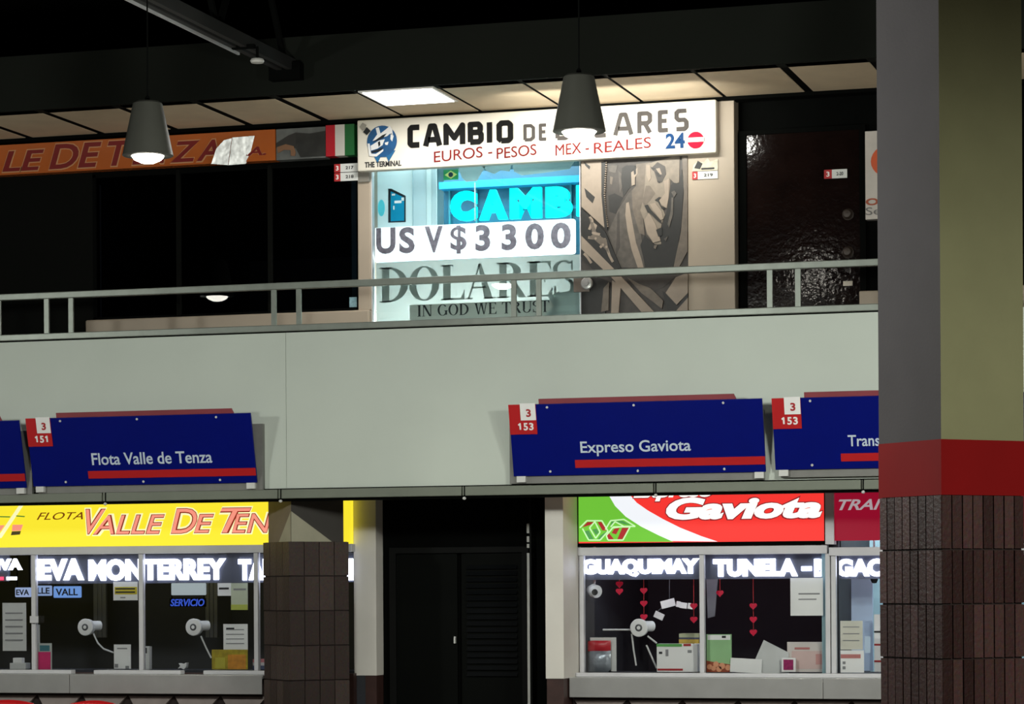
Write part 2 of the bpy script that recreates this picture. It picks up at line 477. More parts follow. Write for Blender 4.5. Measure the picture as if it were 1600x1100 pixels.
# ------------------------------------------------------------------ railing on the parapet
zr = Z(437, .06)
rl = thing('railing', (X(600, .06), .06, ztop), 'grey steel handrail with paired flat posts along the white parapet', 'railing')
MB().box(XL, X(1600, .06), .03, .09, zr - .028, zr + .028).build('top_rail', m_rail, rl, bevel=.006)
zk = ztop + .012
MB().box(XL, X(1600, .06), -.012, .1, zk, zk + .055).build('bottom_rail', m_rail, rl, bevel=.006)
MB().box(XL, X(1600, .06), .012, .08, ztop, zk).build('rail_gasket', m_black, rl)  # shade of the gap under the rail, put in as a black strip
for q in (-40, -2, 73, 111, 428, 467, 803, 842, 1203, 1247):
    xx = X(q, .06, 470)
    MB().box(xx - .022, xx + .022, .05, .07, zk + .055, zr - .028).build('post', m_rail, rl)

# ------------------------------------------------------------------ text-bearing signs
# unlit orange banner over the dark windows
def sign_root(name, px0, py0, px1, py1, Y, label, cat, group=None):
    a, b, c, d = rc(px0, py0, px1, py1, Y)
    return thing(name, ((a + b) / 2, Y, c), label, cat, group), a, b, c, d

m_orange = M('orange_vinyl', (178, 92, 40), .22, var=.06, scale=3, bump=.25, bscale=3)
m_maroon = M('maroon_vinyl', (122, 26, 24), .3, var=0)
m_pale = M('pale_outline_vinyl', (196, 140, 96), .3, var=0)
YB = YU - .12
s, a, b, c, d = sign_root('banner_sign', -150, 217, 430, 264, YB, 'unlit orange bus company banner with maroon italic lettering over the dark windows', 'sign')
c = Z(262, YB, 215); d = Z(214.5, YB, 215)
MB().box(a, b, YB, YU, c, d).build('panel', m_orange, s)
txt = [('VAL', -95, -5), ('LE', 5, 68), ('DE', 78, 158), ('T', 170, 205), ('EN', 208, 262), ('Z', 268, 311), ('A', 309, 342)]
for nm, ex, yy, mm in (('lettering_outline', .05, YB - .004, m_pale), ('lettering', .02, YB - .008, m_maroon)):
    for sx, q0, q1 in txt:
        hh = .82 if sx in ('DE', 'T') else .68
        g = ex * .35
        MB().text(sx, X(q0, YB, 240) - g, X(q1, YB, 240) + g, c + .035 - g, c + (d - c) * hh + .02 + g, yy, .004, ex, .25).build(nm, mm, s)
    MB().text('S.A.', X(366, YB, 240), X(416, YB, 240), c + .05, c + .13, yy, .004, ex, .2).build(nm, mm, s)
# glare on the banner added as a pale crumpled patch, tilted towards the lamp
m_glare = M('shiny_vinyl_patch', (196, 196, 194), .31, .35, var=.3, scale=14, bump=.2, bscale=9)
lampc = pt(231, 243, YL)
for u0, v0, ptz in ((350, 236, [(330, 256), (338, 232), (350, 219), (362, 216), (356, 258)]), (376, 235, [(357, 258), (363, 215), (398, 212), (392, 236), (384, 256)])):
    pc_ = pt(u0, v0, YB - .03); n_ = ((EYE - pc_).normalized() + (lampc - pc_).normalized()).normalized()
    vs = []
    for u_, v_ in ptz:
        d_ = (pt(u_, v_, YB) - EYE).normalized(); vs.append(EYE + d_ * ((pc_ - EYE).dot(n_) / d_.dot(n_)))
    mbp = MB(); k_ = len(vs)
    mbp.add(vs + [v - n_ * .006 for v in vs], [tuple(range(k_)), tuple(range(2 * k_ - 1, k_ - 1, -1))] + [((i + 1) % k_, i, i + k_, (i + 1) % k_ + k_) for i in range(k_)])
    mbp.build('shiny_patch', m_glare, s, label='crumpled shiny silver patch')
a2, b2, _, _ = rc(431, 205, 508, 255, YB)
s = thing('landscape_sign', ((a2 + b2) / 2, YB, c), 'dark landscape photo panel between the orange banner and the tricolour strip', 'sign')
MB().box(a2, b2, YB + .01, YU, c, d).build('panel', M('grey_photo_print', (96, 98, 96), .4, var=.3, scale=7), s)
def uv(pts, xa, xb, za, zb): return [(xa + u * (xb - xa), za + v * (zb - za)) for u, v in pts]
MB().poly(uv([(0, .55), (.25, .78), (.4, .86), (.4, .35), (.2, .45), (0, .4)], a2, b2, c, d), YB + .005, YB + .01).build('hill_print', M('dark_hill_print', (44, 42, 40), .4), s)
MB().poly(uv([(.4, .86), (.68, .8), (1, .86), (1, .05), (.5, .05), (.4, .35)], a2, b2, c, d), YB + .004, YB + .01).build('valley_print', M('black_valley_print', (38, 38, 36), .4, var=.4, scale=9), s)
MB().poly(uv([(.02, .42), (.2, .5), (.36, .42), (.4, .22), (.38, .1), (.3, .12), (.3, .3), (.16, .32), (.04, .22)], a2, b2, c, d), YB + .002, YB + .01).build('road_print', M('tan_print', (128, 92, 66), .4), s)
s = thing('tricolour_strip', (X(530, YB, 230), YB, c), 'red, white and green striped panel left of the white exchange sign', 'sign')
for q0, q1, nm, col in ((508.5, 523, 'red_stripe', (176, 20, 36)), (523, 538, 'white_stripe', (196, 192, 184)), (538, 553, 'green_stripe', (24, 92, 44))):
    MB().box(X(q0, YB, 225), X(q1, YB, 225), YB + .01, YU, c + .01, d + .01).build(nm, M('vinyl_' + nm, col, .4, var=.03), s, label=nm.replace('_', ' '))

# small number plates
def number_plate(px0, py0, px1, py1, Y, label, rows):
    a, b, c, d = rc(px0, py0, px1, py1, Y)
    s = thing('number_plate', ((a + b) / 2, Y, c), label, 'sign', 'small suite number plates')
    n = len(rows); h = (d - c) / n
    for i, (tx, redw) in enumerate(rows):
        z1 = d - i * h; z0 = z1 - h * .92; xm = a + (b - a) * redw
        MB().box(xm, b, Y - .012, Y, z0, z1).build('white_field', m_paper2, s)
        MB().box(a, xm, Y - .012, Y, z0, z1).build('red_field', m_redink, s)
        MB().text('3', a + (xm - a) * .3, a + (xm - a) * .7, z0 + h * .2, z1 - h * .2, Y - .015, .003, .02).build('floor_number', m_paper, s)
        MB().text(tx, xm + (b - xm) * .3, xm + (b - xm) * .75, z0 + h * .28, z1 - h * .28, Y - .015, .003, .02).build('suite_number', m_ink, s)
    return s
number_plate(523, 256, 560, 284, YU - .065, 'two-row red and white number plate hanging under the tricolour strip', [('217', .26), ('218', .26)])
number_plate(1288, 265, 1324, 280, YU + .06, 'red and white number plate on the dark brown upper door', [('2-20', .34)])
s = number_plate(1082, 268, 1122, 281, YU - .06, 'red and white number plate at the top of the cream pier', [('219', .22)])
a, b, c, d = rc(1082, 248, 1122, 267, YU - .06)
s = tag(MB().poly(uv([(0, 0), (1, 0), (1, .9), (.7, .75), (.6, 1), (.45, .7), (.2, .8), (.05, .5)], a, b, c, d), YU - .07, YU - .06).build('torn_sticker', M('worn_sticker', (190, 182, 160), .5, var=.25, scale=20)),
        'torn pale sticker with a dark corner just above the plate on the cream pier', 'sticker')
MB().poly(uv([(.08, .25), (.22, .85), (.4, .6), (.3, .15)], a, b, c, d), YU - .074, YU - .07).build('dark_print', m_ink, s)
MB().box(a + .08, b - .03, YU - .074, YU - .07, c + .01, c + .025).build('print_line', m_ink, s)

# white exchange sign
YS = YU - .16
m_signw = M('white_sign_face', (212, 206, 193), .5, var=.02)
a, b = X(558, YS, 220), X(1119, YS, 200)
c = Z(253, YS, 840); d = Z(171.5, YS, 840)
sg = thing('exchange_sign', ((a + b) / 2, YS, c), 'long white sign with black CAMBIO DE DOLARES lettering', 'sign')
MB().box(a, b, YS, YU - .06, c, d).build('light_box', m_signw, sg, bevel=.012)
def sx(px): return X(px, YS, 210)
def sz(py, px): return Z(py, YS, px)
def word(items, mat, wpx):
    t = MB(); k_ = (sx(1000) - sx(900)) / 100
    for st_, q0, q1, y0_, y1_ in items:
        mid = (q0 + q1) / 2
        t.block(st_, sx(q0), sx(q1), sz(y0_, mid), sz(y1_, mid), YS - .006, YS, wpx * k_)
    return t.build('lettering', mat, sg)
m_bvin = M('black_vinyl', (12, 11, 10), .7, var=0, spec=.15); m_washvin = M('dark_grey_vinyl', (70, 66, 64), .7, var=0, spec=.15)  # second vinyl: black lettering greyed to carry the lamp glow
word((('C', 637, 657, 231, 195), ('A', 661, 691, 230, 193), ('M', 693, 727, 228, 192), ('B', 731, 756, 226, 190), ('I', 760, 770, 225, 189), ('O', 776, 802, 224, 188)), m_bvin, 8.5)
word((('D', 818, 836, 221, 194), ('E', 842, 856, 220, 193)), m_washvin, 5)
word((('D', 868, 893, 219, 182), ('O', 897, 924, 217, 181), ('L', 929, 950, 215, 179), ('A', 958, 990, 212, 176), ('R', 996, 1019, 209, 174), ('E', 1028, 1047, 207, 172), ('S', 1054, 1076, 205, 170)), m_washvin, 6.5)
m_rvin = M('dark_red_vinyl', (112, 26, 26), .7, var=0, spec=.15)
for st_, q0, q1 in (('EUROS -', 678, 769), ('PESOS', 776, 838), ('MEX -', 868, 920), ('REALES', 928, 1017)):
    mid = (q0 + q1) / 2; yy = 243.5 - (mid - 714) * .0545
    MB().text(st_, sx(q0), sx(q1), sz(yy + 8.5, mid), sz(yy - 8.5, mid), YS - .006, .006, .0, 0, .052).build('lettering', m_rvin, sg)
MB().text('24', sx(1040), sx(1070), sz(232, 1055), sz(208, 1055), YS - .006, .006, .03).build('lettering', M('blue_vinyl', (14, 54, 98), .7, var=0, spec=.15), sg)
MB().disc(sx(1087), sz(219, 1087), .072, YS - .008, YS).build('red_disc', M('crimson_vinyl', (176, 10, 46), .7, var=0, spec=.15), sg)
MB().box(sx(1073.5), sx(1100.5), YS - .011, YS - .008, sz(222, 1087), sz(215, 1087)).build('white_bar', m_signw, sg)
# globe emblem
gx, gz, gr = sx(597), sz(221, 597), .14
def gl(pts): return [(gx + u * gr, gz + v * gr) for u, v in pts]
em = MB().disc(gx, gz, gr, YS - .008, YS).build('globe_emblem', M('globe_blue', (26, 78, 124), .4, var=.25, scale=8), sg)
MB().poly(gl([(-.55, -.9), (-.3, -1.35), (-.12, -1.0), (.3, -1.0), (.45, -1.3), (.9, -.6), (.5, -.7)]), YS - .007, YS).build('globe_foot', M('globe_blue_light', (28, 92, 136), .4), em)
t = MB()
t.poly(gl([(-.62, .05), (-.3, .45), (-.4, .85), (-.2, .9), (-.08, .5), (.3, .75), (.55, .95), (.7, .7), (.75, .35), (.55, .45), (.35, .3), (.1, .25)]), YS - .011, YS - .008)
t.poly(gl([(-.75, -.25), (-.2, .05), (.2, .12), (.05, -.25), (-.3, -.45), (-.72, -.55)]), YS - .011, YS - .008)
t.poly(gl([(-.95, -.1), (-.82, -.1), (-.72, -.75), (-.4, -.78), (.1, -.5), (.1, -.62), (-.35, -.95), (-.85, -.9)]), YS - .011, YS - .008)
t.poly(gl([(.2, -.1), (.45, -.05), (.4, -.25), (.25, -.25)]), YS - .011, YS - .008)
t.poly(gl([(.62, .5), (.8, .3), (.7, -.05), (.58, .1)]), YS - .011, YS - .008)
t.build('white_swirl', M('emblem_white', (214, 214, 214), .4, var=0), em)
t = MB()
t.poly(gl([(-.6, -.02), (.05, .38), (.35, .48), (.1, .2), (-.2, .08)]), YS - .014, YS - .011)
t.poly(gl([(-.7, -.6), (-.3, -.52), (.1, -.4), (-.1, -.62), (-.66, -.72)]), YS - .014, YS - .011)
t.poly(gl([(-.25, -.05), (-.12, .02), (-.08, -.22), (-.2, -.35)]), YS - .014, YS - .011)
t.poly(gl([(-1.25, .65), (-1.0, .95), (-.75, .7), (-1.0, .45)]), YS - .014, YS - .004)
t.build('dark_lines', M('emblem_ink', (22, 26, 30), .4, var=0), em)
MB().poly(gl([(-1.5, 1.0), (-1.28, 1.25), (-1.05, 1.1), (-1.1, .9), (-1.3, .75)]), YS - .01, YS).build('grey_hand', M('emblem_grey', (150, 146, 136), .4), em)
MB().text('THE TERMINAL', sx(570), sx(627), sz(260.5, 598), sz(252, 598), YS - .006, .006, .02).build('lettering', m_ink, sg)

# ------------------------------------------------------------------ exchange shop window
wx0, wx1 = X(582, YU, 380), X(908, YU, 380)
zw0, zw1 = yb + .04, Z(246, YU, 745)
sw = thing('window_2', ((wx0 + wx1) / 2, YU, yb), None, None); sw['kind'] = 'structure'
MB().box(wx0, wx1, YU - .02, YU - .01, zw0, zw1).build('pane', g_shop, sw)
fr = MB().box(wx0, wx1, YU - .04, YU + .05, yb, zw0); fr.box(wx1 - .004, wx1 + .004, YU - .03, YU + .04, zw0, zw1); fr.box(wx0, wx0 + .006, YU - .03, YU + .04, zw0, zw1)
fr.build('window_frame', m_frame, sw)
struct('wall_header_shop', MB().box(xs2, xp0, YU - .05, YU + .12, zw1, zsf), m_white)
m_cy = M('pale_cyan_wall', (170, 206, 214), .6, var=.05)
room('wall_shop', wx0 - .14, wx1 + .9, YU + .06, YU + 2.2, yb + .06, zsf - .1, m_cy)
area('shop_ceiling_light', (wx0 + .85, YU + .55, zsf - .2), (wx0 + .85, YU + .55, 0), 1.6, .5, 48, (.94, 1, 1))
area('counter_lamp', ((wx0 + wx1) / 2, YU + .85, 3.85), ((wx0 + wx1) / 2, YU, 3.8), 1.6, .6, 105, (1, 1, .97))  # unseen light added behind the frosted film to brighten it
# back shelf unit, dark teal
s = thing('display_cabinet', ((X(690, YU) + wx1) / 2, YU + 1.2, yb), 'dark teal cabinet with a bright blue shelf edge behind the shop glass', 'cabinet')
ca, cb = X(688, YU + .9, 300), X(960, YU + .9, 300)
MB().box(ca, cb, YU + 1.0, YU + 1.4, yb + .06, Z(262, YU + .9, 800)).build('body', M('teal_laminate', (14, 84, 108), .4, var=.15, scale=3), s)
MB().box(ca, cb, YU + .86, YU + 1.0, Z(291, YU + .9, 800), Z(280, YU + .9, 800)).build('shelf_edge', M('bright_blue_edge', (0, 120, 160), .4, emit=.3), s)
for q in (700, 742, 890):
    MB().box(X(q, YU + .9), X(q + 2.5, YU + .9), YU + .96, YU + 1.0, yb + .06, Z(291, YU + .9, 800)).build('upright', M('teal_upright', (40, 120, 132), .4), s)
# tall pale panel with printed phone
ya = YU + .17
a, b = X(586, ya, 350), X(644, ya, 350)
m_film = translucent('translucent_film', (214, 222, 222), .5)
m_filmb = translucent('translucent_bluish_film', (196, 206, 208), .5)
s = thing('poster_panel', ((a + b) / 2, ya, yb), 'tall pale poster of a smartphone at the left of the shop window', 'poster')
MB().box(a, b, ya, ya + .02, Z(400, ya, 640), zw1).build('sheet', m_film, s)
def q2(px, py, Y): p = pt(px, py, Y); return (p.x, p.z)
MB().poly([q2(607, 348, ya), (q2(607, 295, ya)), q2(612, 295, ya), q2(634, 306, ya), q2(634, 347, ya)], ya - .008, ya).build('phone_body', M('phone_black', (36, 42, 48), .4), s)
MB().poly([q2(611, 346, ya), q2(611, 299, ya), q2(632, 309, ya), q2(632, 345, ya)], ya - .011, ya - .008).build('phone_screen', M('phone_screen', (10, 130, 168), .3, emit=.25), s)
for u0, v0, u1, v1 in ((613, 303, 618, 306), (628, 309, 632, 314), (617, 314, 628, 318), (615, 322, 617, 328)):
    MB().box(*[pt(u0, v0, ya).x, pt(u1, v0, ya).x, ya - .014, ya - .011, pt(u0, v1, ya).z, pt(u0, v0, ya).z]).build('screen_icon', m_paper, s)
MB().disc(X(596, ya, 325), Z(325, ya, 596), .033, ya - .004, ya, rz=.075).build('cyan_blot', M('cyan_print', (90, 214, 232), .5), s)
a, b = X(644.5, ya, 350), X(681, ya, 350)
s = thing('window_blind', ((a + b) / 2, ya, yb), 'pale blue-grey vertical panels beside the phone poster inside the shop', 'panel')
for q0, q1, mm in ((644.5, 665, m_filmb), (665.5, 673, m_film), (673.5, 681, m_filmb)):
    MB().box(X(q0, ya, 350), X(q1, ya, 350), ya + .02, ya + .04, Z(400, ya, 640), zw1).build('slat', mm, s)
# flag and torn notes stuck high on the glass
yn = YU + .02
a, b, c, d = rc(693, 265, 716, 281, yn)
s = thing('flag_sticker', ((a + b) / 2, yn, c), 'small green flag sticker with a yellow diamond at the top of the shop glass', 'sticker')
MB().box(a, b, yn, yn + .004, c, d).build('green_field', M('flag_green', (28, 150, 88), .5, emit=.12), s)
MB().poly(uv([(.08, .5), (.5, .1), (.92, .5), (.5, .9)], a, b, c, d), yn - .003, yn).build('yellow_diamond', M('flag_yellow', (216, 224, 130), .5, emit=.15), s)
MB().disc((a + b) / 2, (c + d) / 2, .022, yn - .006, yn - .003, 16).build('blue_disc', M('flag_blue', (20, 60, 80), .5), s)
for i, (pts_, lab) in enumerate((
        ([(716, 262), (760, 258), (752, 270), (745, 283), (728, 284), (722, 278)], 'crumpled pale banknote print next to the flag sticker'),
        ([(752, 259), (800, 256), (796, 268), (782, 266), (772, 272), (762, 268)], 'torn grey-white print at the top middle of the shop glass'),
        ([(800, 256), (898, 251), (890, 264), (850, 270), (815, 274), (803, 268)], 'long torn grey banknote print at the top right of the shop glass'))):
    tag(MB().poly([q2(u, v, yn) for u, v in pts_], yn, yn + .004).build('banknote_print', translucent('note_film', (170, 186, 186), .5) if i == 0 else bpy.data.materials['note_film']), lab, 'sticker', 'torn prints at the top of the shop glass')
s = tag(MB().tube([pt(742, 285, yn), pt(742.3, 345, yn)], .006, 8).build('cord', m_paper2), 'thin white cord hanging in front of the letter C of the cyan sign', 'cord')
# cyan letters
yc = YU + .3
ls = thing('cyan_letter_sign', (X(810, yc), yc, Z(343, yc, 810)), 'glowing cyan CAMBI letters inside the shop window', 'sign')
m_cyan = E('cyan_led', (0, 255, 255), 1.3)
for st_, q0, q1, y0_, y1_ in (('C', 703, 744, 345, 298), ('A', 748, 792, 343, 296), ('M', 796, 845, 341, 293), ('B', 852, 893, 339, 291), ('I', 900, 918, 337, 289)):
    mid = (q0 + q1) / 2
    MB().text(st_, X(q0, yc, 320), X(q1, yc, 320), Z(y0_, yc, mid), Z(y1_, yc, mid), yc, .05, .075 if st_ in 'MB' else .085).build('letter', m_cyan, ls)
MB().box(X(700, yc, 320), X(930, yc, 320), yc + .045, yc + .06, Z(328, yc, 810), Z(324, yc, 810)).build('mounting_bar', M('teal_bar', (10, 110, 140), .4), ls)
# white price light box
yp = YU + .07
pb = thing('price_sign', (X(740, yp), yp, Z(404, yp, 740)), 'bright white light box reading USV$3300 in the shop window', 'sign')
xa_, xb_ = X(582.5, yp, 375), X(898, yp, 375)
MB().box(xa_, xb_, yp, yp + .06, Z(405 - 2, yp, 740), Z(348.5, yp, 740)).build('light_box', E('price_white', (255, 255, 255), 1.6), pb, bevel=.02)
t = MB()
for st_, q0, q1 in (('U', 588, 618), ('S', 624, 648), ('V', 664, 692), ('$', 704, 729), ('3', 743, 766), ('3', 784, 807), ('0', 821, 850), ('0', 861, 892)):
    mid = (q0 + q1) / 2; lo = 397 - (mid - 600) * .030; hi = lo - 41
    if st_ == '$': lo += 3
    t.text(st_, X(q0, yp, 375), X(q1, yp, 375), Z(lo, yp, mid), Z(hi, yp, mid), yp - .006, .006, .02 if st_ == '$' else .035)
t.build('lettering', M('purple_grey_digits', (170, 146, 158), .5, var=.3, scale=25), pb)
# frosted film low on the glass with serif letters
yf_ = YU + .03
fs = thing('frosted_film', (X(745, yf_), yf_, yb), 'frosted film with grey DOLARES lettering on the lower shop glass', 'sticker')
MB().box(wx0 + .02, wx1 - .02, yf_ + .01, yf_ + .014, yb + .05, Z(404, yf_, 745)).build('film', translucent('frost', (208, 210, 206), .5), fs)
m_let = translucent('grey_serif_print', (196, 198, 194), .6)
serif(MB(), 'DOLARES', X(592, yf_, 440), X(898, yf_, 440), Z(467, yf_, 745), Z(412, yf_, 745), yf_ + .004, yf_ + .008, st=.2, th=.05, gap=.02).build('lettering', m_let, fs)
MB().box(X(640, yf_, 485), X(872, yf_, 485), yf_ + .006, yf_ + .0095, Z(500, yf_, 756), Z(472, yf_, 756)).build('motto_strip', translucent('warm_grey_strip', (206, 204, 198), .5), fs)
serif(MB(), 'IN GOD WE TRUST', X(652, yf_, 482), X(858, yf_, 482), Z(491, yf_, 755), Z(473, yf_, 755), yf_ + .001, yf_ + .005, st=.16, th=.05, gap=.08).build('lettering', m_ink, fs)
MB().poly([q2(u, v, yf_) for u, v in ((855, 462), (880, 456), (905, 452), (906, 496), (880, 500), (850, 494), (866, 478))], yf_, yf_ + .009).build('engraved_patch', translucent('speckled_print', (196, 202, 198), .45), fs)

# banknote-like mural panel
ym = YU - .05
mu = thing('portrait_mural', (X(992, ym), ym, yb), 'sepia engraved-style portrait mural of a man beside the lit shop window', 'mural')
ma, mb_ = X(908.5, ym, 370), X(1076, ym, 370)
MB().box(ma, mb_, ym, YU + .1, yb, Z(240, ym, 992)).build('board', M('mural_brown', (54, 48, 44), .5, var=.35, scale=12), mu)
def mp(pts): return [q2(900 + u / 4.074, 230 + v / 4.074, ym) for u, v in pts]
m_m = {k: M('mural_' + k, c_, .5, var=v_, scale=18) for k, c_, v_ in (
    ('pale', (138, 124, 110), .06), ('mid', (96, 86, 76), .2), ('skin', (120, 109, 96), .15), ('dark', (22, 20, 18), .3), ('grey', (76, 70, 64), .25), ('shade', (56, 50, 46), .2))}
def mq(pts): return [((u / 5.946) * 4.074, (5 + v / 5.946) * 4.074) for u, v in pts]
lay = [
 ('oval_ground', 'shade', mq([(285, 110), (1040, 50), (1040, 1090), (380, 1090), (290, 750)])),
 ('lower_oval', 'shade', [(330, 780), (700, 740), (660, 800), (560, 890), (470, 920)]),
 ('hair', 'shade', mq([(285, 110), (420, 130), (520, 150), (520, 330), (440, 470), (360, 590), (300, 560)])),
 ('hair_shadow', 'dark', mq([(300, 420), (360, 400), (440, 440), (370, 590), (310, 570)])),
 ('hair_strand', 'mid', mq([(318, 240), (345, 250), (335, 320), (318, 310)])),
 ('hair_strand', 'grey', mq([(395, 190), (425, 220), (430, 340), (410, 400), (400, 300)])),
 ('hair_strand', 'grey', mq([(300, 140), (390, 140), (370, 210), (310, 200)])),
 ('hair_lock', 'dark', mq([(430, 165), (470, 140), (560, 140), (520, 200), (505, 340), (440, 440), (420, 260)])),
 ('coat', 'grey', mq([(390, 560), (490, 400), (560, 330), (620, 560), (600, 700), (640, 1090), (400, 1090), (300, 760)])),
 ('coat_fold', 'shade', mq([(385, 590), (405, 560), (410, 900), (370, 1000), (380, 800)])),
 ('lapel', 'pale', mq([(468, 490), (492, 480), (520, 640), (560, 860), (610, 1010), (630, 1090), (575, 1090), (520, 930), (480, 750), (460, 600)])),
 ('jaw', 'mid', mq([(560, 130), (690, 110), (700, 330), (620, 560), (640, 790), (590, 770), (530, 560), (520, 380), (560, 330)])),
 ('face', 'skin', mq([(650, 130), (720, 110), (900, 60), (965, 60), (960, 300), (920, 310), (880, 270), (870, 430), (850, 540), (800, 520), (830, 600), (800, 680), (790, 720), (800, 830), (790, 880), (730, 870), (660, 780), (630, 640), (600, 560), (620, 480), (640, 340)])),
 ('cheek_shadow', 'mid', mq([(620, 480), (650, 330), (690, 330), (740, 400), (690, 470), (640, 520)])),
 ('face_shadow', 'dark', mq([(905, 300), (960, 310), (985, 180), (1005, 300), (980, 700), (930, 1000), (900, 1090), (650, 1090), (600, 880), (640, 790), (730, 880), (800, 870), (770, 800), (745, 740), (800, 720), (830, 620), (850, 540), (880, 330)])),
 ('ear', 'pale', mq([(515, 205), (545, 185), (575, 160), (575, 215), (550, 255), (550, 320), (520, 330)])),
 ('ear_hollow', 'dark', mq([(535, 165), (560, 160), (560, 220), (543, 230)])),
 ('temple', 'pale', mq([(655, 140), (690, 140), (700, 260), (680, 290), (655, 230)])),
 ('eye_socket', 'shade', mq([(700, 170), (760, 110), (830, 150), (840, 220), (800, 300), (760, 290), (730, 200)])),
 ('eye', 'pale', mq([(745, 172), (780, 165), (802, 225), (780, 225)])),
 ('iris', 'dark', mq([(735, 195), (775, 212), (795, 248), (765, 250)])),
 ('brow', 'dark', mq([(695, 155), (745, 170), (720, 188)])),
 ('eye_fold', 'dark', mq([(755, 285), (790, 285), (785, 305), (765, 302)])),
 ('nose', 'pale', mq([(820, 290), (870, 260), (865, 440), (845, 540), (800, 510), (775, 470), (830, 400)])),
 ('nostril', 'dark', mq([(735, 465), (775, 435), (800, 440), (772, 460), (790, 510), (830, 545), (800, 545), (765, 480)])),
 ('cheek', 'pale', mq([(690, 500), (740, 490), (800, 570), (815, 640), (790, 650), (720, 560)])),
 ('mouth', 'dark', mq([(640, 515), (670, 505), (700, 555), (790, 650), (800, 685), (760, 655), (690, 585), (670, 580)])),
 ('chin', 'pale', mq([(640, 650), (680, 580), (740, 680), (760, 740), (790, 840), (720, 860), (660, 760)])),
 ('chin_hollow', 'dark', mq([(748, 740), (805, 715), (805, 790), (770, 805)])),
 ('shade_light', 'grey', mq([(890, 440), (910, 440), (905, 600), (870, 720), (855, 690), (885, 560)])),
 ('shade_light', 'grey', mq([(890, 390), (920, 375), (940, 400), (915, 440)])),
 ('shade_light', 'grey', mq([(820, 825), (860, 800), (840, 845)])),
 ('collar_light', 'mid', mq([(730, 885), (760, 880), (745, 920), (728, 910)])),
 ('oval_edge', 'mid', mq([(990, 60), (1040, 55), (1040, 940), (960, 1090), (910, 1090), (980, 760), (1008, 400)])),
 ('corner_label', 'pale', [(38, 95), (180, 90), (165, 300), (185, 515), (38, 380)]),
 ('frame_dots', 'dark', [(165, 95), (192, 92), (180, 300), (205, 530), (185, 515), (166, 300)]),
 ('label_mark', 'dark', [(58, 262), (125, 320), (110, 360), (70, 320)]),
 ('label_mark', 'dark', [(55, 95), (95, 125), (90, 145), (62, 118)]),
 ('ornament', 'dark', [(38, 390), (190, 540), (290, 770), (130, 800), (38, 700)]),
 ('ribbon', 'pale', [(38, 565), (240, 770), (500, 1048), (420, 1050), (230, 830), (38, 650)]),
 ('ribbon_tail', 'pale', [(235, 850), (290, 880), (275, 1058), (228, 1060)]),
 ('dark_corner', 'dark', [(38, 840), (150, 830), (220, 860), (190, 1060), (38, 1062)]),
 ('ornament_lights', 'mid', [(90, 450), (110, 470), (140, 560), (200, 590), (215, 680), (180, 640), (120, 590), (80, 580), (110, 560)]),
 ('ornament_lights', 'mid', [(180, 900), (215, 860), (212, 1040), (165, 1050)]),
 ('ornament_lights', 'mid', [(330, 830), (400, 870), (480, 900), (560, 980), (550, 1030), (500, 990), (420, 930)]),
 ('number_card', 'pale', [(575, 930), (640, 830), (716, 800), (716, 930), (645, 1005)]),
 ('number_card', 'pale', [(640, 1045), (716, 950), (716, 1042)]),
 ('dark_edge', 'dark', [(555, 920), (575, 930), (650, 1010), (716, 930), (716, 960), (640, 1046), (590, 1046)]),
]
for i, (nm, k, ptz) in enumerate(lay):
    MB().poly(mp(ptz), ym - .002 - .0006 * i, ym).build(nm, m_m[k], mu)
t = MB()
for ln in ([(135, 620), (160, 660), (130, 740)], [(160, 680), (192, 705), (165, 770), (230, 785)], [(120, 812), (190, 822), (245, 845)], [(225, 800), (258, 880), (230, 905)], [(270, 820), (290, 900), (320, 985), (350, 1040)], [(80, 960), (110, 990), (150, 1050)]):
    t.stroke(mp(mq(ln)), .022, ym - .026, ym)
t.build('ornament_scroll', m_m['pale'], mu)
t = MB()
for i in range(30):
    u = 183 + (12 * abs(i - 14) / 14 if i < 15 else 20 * ((i - 14) / 15) ** 2); v = 95 + i * 14
    t.poly(mp([(u - 10, v), (u + 6, v), (u + 6, v + 7), (u - 10, v + 7)]), ym - .022, ym)
t.build('frame_teeth', m_m['pale'], mu)
p = pt(917, 443, ym - .05)
s = thing('round_lock', (p.x, ym - .05, p.z - .05), 'round metal lock on a plate at the shop edge, behind the handrail', 'lock')
MB().box(p.x - .12, p.x + .02, ym - .052, ym - .024, p.z - .07, p.z + .07).build('lock_plate', M('brown_grey_plate', (98, 88, 80), .5), s)
MB().lathe((p.x, ym - .052, p.z), [(0, -.03), (.02, -.028), (.022, -.015), (.045, -.012), (.055, 0)], 20, 'y').build('lock_cylinder', m_steel, s, smooth=True)

# poster at the far right, running behind the grey column
yq = YU + .02
a, b, c, d = rc(1352, 203, 1440, 341, yq)
s = thing('round_logo_poster', ((a + b) / 2, yq, c), 'white poster with an orange disc, partly behind the big column', 'poster')
MB().box(a, b, yq, YU + .12, c, d).build('sheet', M('poster_grey_white', (196, 188, 180), .5), s)
MB().disc(X(1393, yq, 252), Z(251, yq, 1393), .175, yq - .006, yq, rz=.145).build('orange_disc', M('poster_orange', (206, 84, 34), .5), s)
MB().disc(X(1393, yq, 252), Z(251, yq, 1393), .1, yq - .01, yq - .006, rz=.07).build('dark_centre', m_ink, s)
MB().text('OPEN', X(1355, yq), X(1420, yq), Z(321, yq, 1360), Z(310, yq, 1360), yq - .006, .006, .03).build('lettering', M('poster_rust', (160, 70, 34), .5), s)
MB().text('Sede', X(1355, yq), X(1405, yq), Z(336, yq, 1360), Z(324, yq, 1360), yq - .006, .006, .0).build('lettering', M('poster_ink', (110, 106, 104), .5), s)
p = pt(552, 472, YU + .012)
